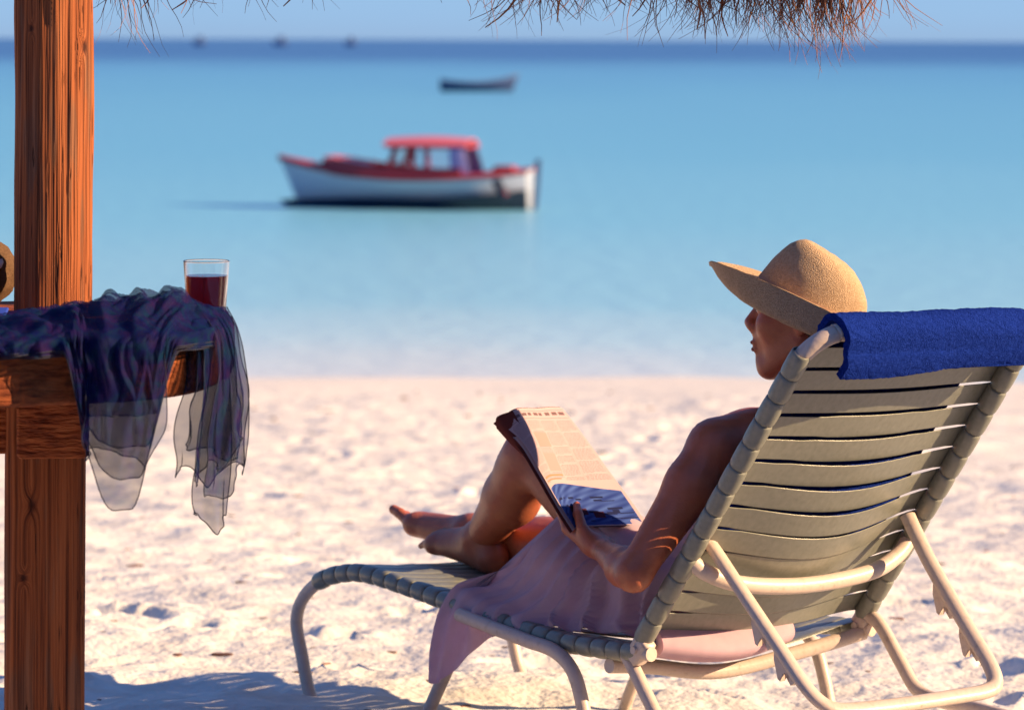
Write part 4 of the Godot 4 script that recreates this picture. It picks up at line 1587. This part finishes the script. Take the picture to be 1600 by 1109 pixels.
func make_table_things() -> void:
	# straw bag behind the post
	var t := thing("straw_bag", "brown woven bag half hidden behind the palapa post", "bag", Transform3D(Basis.IDENTITY, Vector3(-1.03, TABLE_Y, -6.02)))
	var b := Build.new()
	b.blob([ball(Vector3(0, 0.062, 0), Vector3(0.095, 0.068, 0.07), 0.03), ball(Vector3(0.03, 0.082, 0), Vector3(0.06, 0.05, 0.05), 0.03), ball(Vector3(-0.04, 0.03, 0), Vector3(0.08, 0.034, 0.065), 0.03)], 0.007, Transform3D.IDENTITY, noise(40.0, 96, 2), 0.006)
	part("bag_body", b, mats.basket, t)
	b = Build.new()
	b.tube(smooth([Vector3(-0.10, 0.03, 0.06), Vector3(-0.04, 0.045, 0.078), Vector3(0.03, 0.07, 0.076), Vector3(0.075, 0.085, 0.05), Vector3(0.06, 0.12, 0.0)], 6), 0.005, 8)
	part("bag_strap", b, mats.paper_edge, t)
	t = thing("blue_book", "thin blue book lying by the post at the picture's left edge", "book", Transform3D(Basis(Vector3.UP, 0.12), Vector3(-1.0, TABLE_Y + 0.002, -5.66)))
	b = Build.new()
	b.box(Transform3D(Basis.IDENTITY, Vector3(0, 0.010, 0)), Vector3(0.206, 0.014, 0.146), 0.002)
	part("pages", b, mats.paper_edge, t)
	b = Build.new()
	b.box(Transform3D(Basis.IDENTITY, Vector3(0, 0.021, 0)), Vector3(0.214, 0.006, 0.152), 0.002)
	part("cover", b, mats.book_blue, t)
	b = Build.new()
	b.box(Transform3D(Basis.IDENTITY, Vector3(0, 0.0015, 0)), Vector3(0.214, 0.003, 0.152), 0.001)
	part("cover", b, mats.book_blue, t)


# ---------------------------------------------------------------- boats
func hull_rows(length: float, beam: float, low: float, sheer: Array, rake: float, stern: float, out := 0.0, up_to := 1.0) -> Array:
	# bow at -x, stern at +x; y 0 at the water
	var rows := []
	for i in 29:
		var s := i / 28.0
		var x := lerpf(-0.5, 0.5, s) * length
		var half := beam * 0.5 * (pow(sin(minf(s * 1.5 + 0.001, 1.0) * PI * 0.5), 0.75) if s < 0.667 else lerpf(1.0, stern, pow((s - 0.667) / 0.333, 1.6)))
		var top: float = lerpf(sheer[1], sheer[0], pow(1.0 - s / 0.55, 2.0)) if s < 0.55 else lerpf(sheer[1], sheer[2], pow((s - 0.55) / 0.45, 2.0))
		var keel := low * sin(clampf(s * 2.4 + 0.05, 0, 1) * PI * 0.5)
		var ring := PackedVector3Array()
		for j in range(-10, 11):
			var a := absf(j) / 10.0
			var h := lerpf(keel, top, a * up_to)
			var w := half * pow(a * up_to, 0.48) + out * (1.0 if a > 0.0 else 0.0)
			var back: float = rake * (1.0 - (h - low) / (sheer[0] - low)) * pow(1.0 - s, 4.0) 
			ring.append(Vector3(x + back, h - (out if a == 0.0 else 0.0), w * signf(j)))
		rows.append(ring)
	return rows


func make_boats() -> void:
	var at := Transform3D(Basis(Vector3.UP, -0.20), Vector3(-2.22, SEA, -65.8))
	var t := thing("motor_boat", "white motor boat with red gunwale and red cabin roof moored on the water", "boat", at)
	var sheer := [1.0, 0.64, 0.80]
	var rows := hull_rows(5.3, 1.9, -0.28, sheer, 0.55, 0.36)
	var b := Build.new()
	b.grid(rows)
	# transom
	b.cap(rows[-1], false)
	part("hull", b, mats.boat_white, t)
	b = Build.new()
	b.grid(hull_rows(5.3, 1.9, -0.28, [0.12, 0.24, 0.42], 0.55, 0.36, 0.012))
	part("bottom_paint", b, mats.boat_dark, t)
	for sgn in [0, -1]:
		var line := PackedVector3Array()
		for r in rows:
			line.append(r[sgn] + Vector3(0, 0.0, 0))
		b = Build.new()
		b.tube(line, 0.055, 8)
		part("gunwale", b, mats.boat_red, t)
	# inside and decks
	b = Build.new()
	var deck := []
	for i in range(0, 10):
		var r: PackedVector3Array = rows[i]
		var row := PackedVector3Array()
		for q in 9:
			var p := r[0].lerp(r[-1], q / 8.0)
			row.append(p + Vector3(0, 0.09 * sin(PI * q / 8.0) - 0.02, 0))
		deck.append(row)
	b.grid(deck)
	part("fore_deck", b, mats.boat_red, t)
	b = Build.new()
	var floor_ := []
	for i in range(9, 29):
		var r: PackedVector3Array = rows[i]
		var row := PackedVector3Array()
		for q in 5:
			row.append(r[4].lerp(r[16], q / 4.0) + Vector3(0, 0.02, 0))
		floor_.append(row)
	b.grid(floor_)
	part("floor_boards", b, mats.boat_red, t)
	# coaming boards along the cockpit
	for sgn in [-1.0, 1.0]:
		b = Build.new()
		b.grid([PackedVector3Array([Vector3(-1.75, 0.72, 0.42 * sgn), Vector3(-1.0, 0.64, 0.72 * sgn), Vector3(0, 0.58, 0.84 * sgn), Vector3(1.2, 0.58, 0.84 * sgn)]), PackedVector3Array([Vector3(-1.55, 1.06, 0.40 * sgn), Vector3(-0.95, 0.96, 0.68 * sgn), Vector3(0, 0.82, 0.80 * sgn), Vector3(1.2, 0.74, 0.80 * sgn)])])
		part("coaming", b, mats.boat_red, t)
	b = Build.new()
	b.box(Transform3D(Basis(Vector3(0, 0, 1), -0.16), Vector3(-1.15, 0.95, 0)), Vector3(0.9, 0.06, 0.98), 0.02)
	part("hatch", b, mats.boat_pink, t)
	# wheelhouse
	var cabin := part("cabin_roof", roof_shape(), mats.boat_pink, t)
	b = Build.new()
	b.box(Transform3D(Basis.IDENTITY, Vector3(0.62, 1.27, 0)), Vector3(1.72, 0.07, 1.22), 0.02)
	part("roof_edge", b, mats.boat_red, cabin)
	for q in [[-0.02, 0.13], [0.34, 0.13]]:
		for sgn in [-1.0, 1.0]:
			b = Build.new()
			b.tube([Vector3(q[0] - (0.22 if q[0] < 0.1 else 0.0), 0.58, 0.74 * sgn), Vector3(q[0], 1.26, 0.56 * sgn)], q[1] * 0.55, 8)
			part("cabin_post", b, mats.boat_red, t)
	for sgn in [-1.0, 1.0]:
		b = Build.new()
		b.grid([PackedVector3Array([Vector3(0.36, 0.72, 0.70 * sgn), Vector3(1.28, 0.72, 0.70 * sgn)]), PackedVector3Array([Vector3(0.34, 1.23, 0.57 * sgn), Vector3(1.22, 1.23, 0.57 * sgn)])])
		part("side_window", b, mats.boat_pane, t)
	b = Build.new()
	b.grid([PackedVector3Array([Vector3(-0.19, 0.72, -0.68), Vector3(-0.19, 0.72, 0.68)]), PackedVector3Array([Vector3(0.0, 1.23, -0.55), Vector3(0.0, 1.23, 0.55)])])
	part("windscreen", b, mats.boat_pane, t)
	for sgn in [-1.0, 1.0]:
		b = Build.new()
		thick(b, [PackedVector3Array([Vector3(1.16, 0.60, 0.735 * sgn), Vector3(1.35, 0.60, 0.735 * sgn), Vector3(1.58, 0.60, 0.735 * sgn)]), PackedVector3Array([Vector3(1.12, 0.95, 0.66 * sgn), Vector3(1.28, 0.95, 0.66 * sgn), Vector3(1.49, 0.95, 0.66 * sgn)]), PackedVector3Array([Vector3(1.08, 1.27, 0.58 * sgn), Vector3(1.22, 1.27, 0.58 * sgn), Vector3(1.40, 1.27, 0.58 * sgn)])], 0.03)
		part("side_curtain", b, mats.boat_lilac, t)
	b = Build.new()
	b.box(Transform3D(Basis.IDENTITY, Vector3(0.62, 0.74, 0.735)), Vector3(1.5, 0.22, 0.05), 0.01)
	part("cabin_sill", b, mats.boat_red, t)
	# stern gear
	b = Build.new()
	b.tube([Vector3(2.74, -0.2, 0), Vector3(2.80, 0.5, 0), Vector3(2.82, 1.02, 0)], [0.055, 0.05, 0.06], 8)
	part("rudder_post", b, mats.boat_blue, t)
	b = Build.new()
	b.box(Transform3D(Basis.IDENTITY, Vector3(2.2, 0.82, 0.35)), Vector3(0.45, 0.16, 0.4), 0.04)
	b.tube([Vector3(2.15, 0.55, 0.86), Vector3(2.35, 0.30, 0.94)], 0.09, 8)
	part("stern_locker", b, mats.boat_red, t)
	b = Build.new()
	b.tube([Vector3(2.12, 0.62, 0.84), Vector3(2.22, 0.45, 0.90), Vector3(2.36, 0.28, 0.93)], 0.10, 8)
	part("fender", b, mats.boat_dark, t)

	rowing("rowing_boat", "low dark blue open boat farther out, beyond the red and white one", Transform3D(Basis(Vector3.UP, PI + 0.12), Vector3(-2.15, SEA, -214.0)), 5.3)
	# hulls on the horizon
	for q in [[-147.0, 6.5, "tiny boat on the horizon, nearest to the palapa post"], [-109.0, 7.5, "tiny boat on the horizon, the middle one of three"], [-76.0, 6.0, "tiny boat on the horizon, farthest from the palapa post"]]:
		var f := thing("distant_boat", q[2], "boat", Transform3D(Basis.IDENTITY, Vector3(q[0], SEA, -1500.0)), "boats on the horizon")
		b = Build.new()
		b.grid(hull_rows(q[1], 2.6, -0.5, [2.6, 2.0, 2.2], 1.0, 0.8))
		part("hull", b, mats.boat_grey, f)
		b = Build.new()
		b.box(Transform3D(Basis.IDENTITY, Vector3(0.8, 3.2, 0)), Vector3(q[1] * 0.45, 2.8, 2.0), 0.2)
		part("wheelhouse", b, mats.boat_grey, f)


func roof_shape() -> Build:
	var b := Build.new()
	var rows := []
	for i in 9:
		var s := i / 8.0
		var ring := PackedVector3Array()
		for j in 13:
			var a := j / 12.0 * 2.0 - 1.0
			ring.append(Vector3(lerpf(-0.30, 1.45, s), 1.305 + (0.17 * (1.0 - a * a)) * (0.75 + 0.25 * sin(PI * s)), 0.64 * a))
		for j in range(12, -1, -1):
			var a := j / 12.0 * 2.0 - 1.0
			ring.append(Vector3(lerpf(-0.30, 1.45, s), 1.285 + 0.12 * (1.0 - a * a), 0.62 * a))
		rows.append(ring)
	b.grid(rows, true, true)
	return b


func rowing(called: String, label: String, at: Transform3D, length: float) -> void:
	var t := thing(called, label, "boat", at)
	var rows := hull_rows(length, 1.6, -0.2, [1.15, 0.62, 0.80], 0.5, 0.7)
	var b := Build.new()
	b.grid(rows)
	b.cap(rows[-1], false)
	part("hull", b, mats.boat_blue, t)
	for sgn in [0, -1]:
		var line := PackedVector3Array()
		for r in rows:
			line.append(r[sgn])
		b = Build.new()
		b.tube(line, 0.045, 8)
		part("gunwale", b, mats.boat_grey, t)
	for x in [-0.9, 0.3, 1.4]:
		b = Build.new()
		b.box(Transform3D(Basis.IDENTITY, Vector3(x, 0.45, 0)), Vector3(0.3, 0.05, 1.4), 0.01)
		part("thwart", b, mats.boat_blue, t)


func make_shade_cupboard() -> void:
	# added unseen at the right to keep sun off the lower palapa post
	var t := thing("shade_cupboard", "unseen weathered wooden cupboard added to shade the palapa post below the table", "cupboard", Transform3D(Basis(Vector3.UP, -PI / 2), Vector3(1.78, -0.02, -5.56)))
	var b := Build.new()
	b.box(Transform3D(Basis.IDENTITY, Vector3(0, 0.98, 0)), Vector3(0.28, 1.96, 0.34), 0.008)
	part("case", b, mats.grey_wood, t)
	for s in [-1.0, 1.0]:
		b = Build.new()
		b.box(Transform3D(Basis.IDENTITY, Vector3(0.068 * s, 1.0, 0.18)), Vector3(0.13, 1.8, 0.018), 0.004)
		var door := part("door", b, mats.grey_wood, t)
		b = Build.new()
		b.tube([Vector3(0.02 * s, 0.80, 0.20), Vector3(0.02 * s, 0.92, 0.20)], 0.007, 8)
		part("handle", b, mats.frame, door)
	b = Build.new()
	b.box(Transform3D(Basis.IDENTITY, Vector3(0, 1.975, 0)), Vector3(0.30, 0.03, 0.38), 0.006)
	part("top", b, mats.grey_wood, t)


func hut(called: String, label: String, at: Vector3, size: Vector3, overhang: float, boards: int) -> void:
	# board walls, a door and a thatched roof
	var t := thing(called, label, "hut", Transform3D(Basis.IDENTITY, at))
	for k in boards:
		for side in 2:
			var b := Build.new()
			b.box(Transform3D(Basis.IDENTITY, Vector3((k + 0.5) / boards * size.x - size.x * 0.5, size.y * 0.5, (0.5 - side) * size.z)), Vector3(size.x / boards - 0.012, size.y, 0.04), 0.004)
			part("board", b, mats.dark_wood, t)
	for side in 2:
		var b := Build.new()
		b.box(Transform3D(Basis.IDENTITY, Vector3((0.5 - side) * (size.x - 0.05), size.y * 0.5, 0)), Vector3(0.04, size.y, size.z - 0.06), 0.004)
		part("end_wall", b, mats.dark_wood, t)
	var net := []
	var w := size.x * 0.5 + overhang
	var d := size.z * 0.5 + overhang
	for q in [[-1.0, -0.25], [0.0, 0.9], [1.0, -0.25]]:
		net.append([Vector3(-w, size.y + q[1], d * q[0]), Vector3(0, size.y + q[1] + 0.03, d * q[0]), Vector3(w, size.y + q[1], d * q[0])])
	var roof := Build.new()
	thick(roof, smooth_net(net, 4, 6), 0.16)
	part("thatch_roof", roof, mats.thatch, t)
	var door := Build.new()
	door.box(Transform3D(Basis.IDENTITY, Vector3(0, 1.0, -size.z * 0.5 - 0.045)), Vector3(0.85, 2.0, 0.04), 0.006)
	part("door", door, mats.grey_wood, t)


func _ready() -> void:
	# camera: level, with the lens shifted down
	var cam := Camera3D.new()
	cam.name = "camera"
	add_child(cam)
	cam.position = Vector3(0, 1.485, 0)
	cam.rotation.z = 0.004
	var lens := CameraAttributesPhysical.new()
	lens.frustum_near = 0.05
	lens.frustum_far = 40000.0
	lens.frustum_focal_length = 100.0
	lens.exposure_aperture = 4.4
	lens.frustum_focus_distance = 6.15
	cam.attributes = lens
	cam.projection = Camera3D.PROJECTION_FRUSTUM
	cam.near = 0.05
	cam.far = 40000.0
	cam.size = 1109.0 / 5000.0 * 0.05
	cam.frustum_offset = Vector2(0.0, -492.5 / 5000.0 * 0.05)
	cam.current = true
	# sky
	var around := WorldEnvironment.new()
	around.name = "surroundings"
	var e := Environment.new()
	e.background_mode = Environment.BG_SKY
	var sky := Sky.new()
	var air := ProceduralSkyMaterial.new()
	air.sky_top_color = Color(0.20, 0.33, 0.53)
	air.sky_horizon_color = Color(0.43, 0.54, 0.645)
	air.sky_curve = 0.12
	air.ground_bottom_color = Color(0.35, 0.33, 0.33)
	air.ground_horizon_color = Color(0.42, 0.50, 0.61)
	sky.sky_material = air
	e.sky = sky
	e.tonemap_mode = Environment.TONE_MAPPER_LINEAR
	e.tonemap_exposure = 2.2
	e.sdfgi_enabled = true
	e.ssao_enabled = true
	e.ssil_enabled = true
	around.environment = e
	add_child(around)
	# low warm sun from the right
	var sun := DirectionalLight3D.new()
	sun.name = "sun"
	add_child(sun)
	sun.look_at_from_position(Vector3.ZERO, -Vector3(0.9137, 0.3907, 0.112), Vector3.UP)
	sun.light_color = Color(1.0, 0.85, 0.66)
	sun.light_energy = 1.6
	sun.light_angular_distance = 0.53
	sun.shadow_enabled = true

	var ax := Vector3(cos(TURN), 0.017, sin(TURN)).normalized()
	var az := Vector3(-sin(TURN), 0.029, cos(TURN))
	az = (az - ax * az.dot(ax)).normalized()
	chair_frame = Transform3D(Basis(ax, az.cross(ax).normalized(), az), CHAIR_AT)
	make_materials()
	make_ground()
	make_palapa()
	make_lounger()
	make_person()
	make_towel()
	make_newspaper()
	make_scarf()
	make_glass()
	make_table_things()
	make_boats()
	make_shade_cupboard()
	# added off the frame: two huts that darken foreground sand and camera-facing sides
	hut("shade_hut_right", "unseen dark board hut added at the right to shade the foreground sand", Vector3(6.0, 0.0, -2.5), Vector3(3.2, 2.05, 4.0), 0.2, 16)
	hut("shade_hut_behind", "unseen long dark board hut added behind the viewer to darken the sides facing it", Vector3(-1.0, 0.0, 3.4), Vector3(12.0, 2.9, 3.0), 0.5, 40)
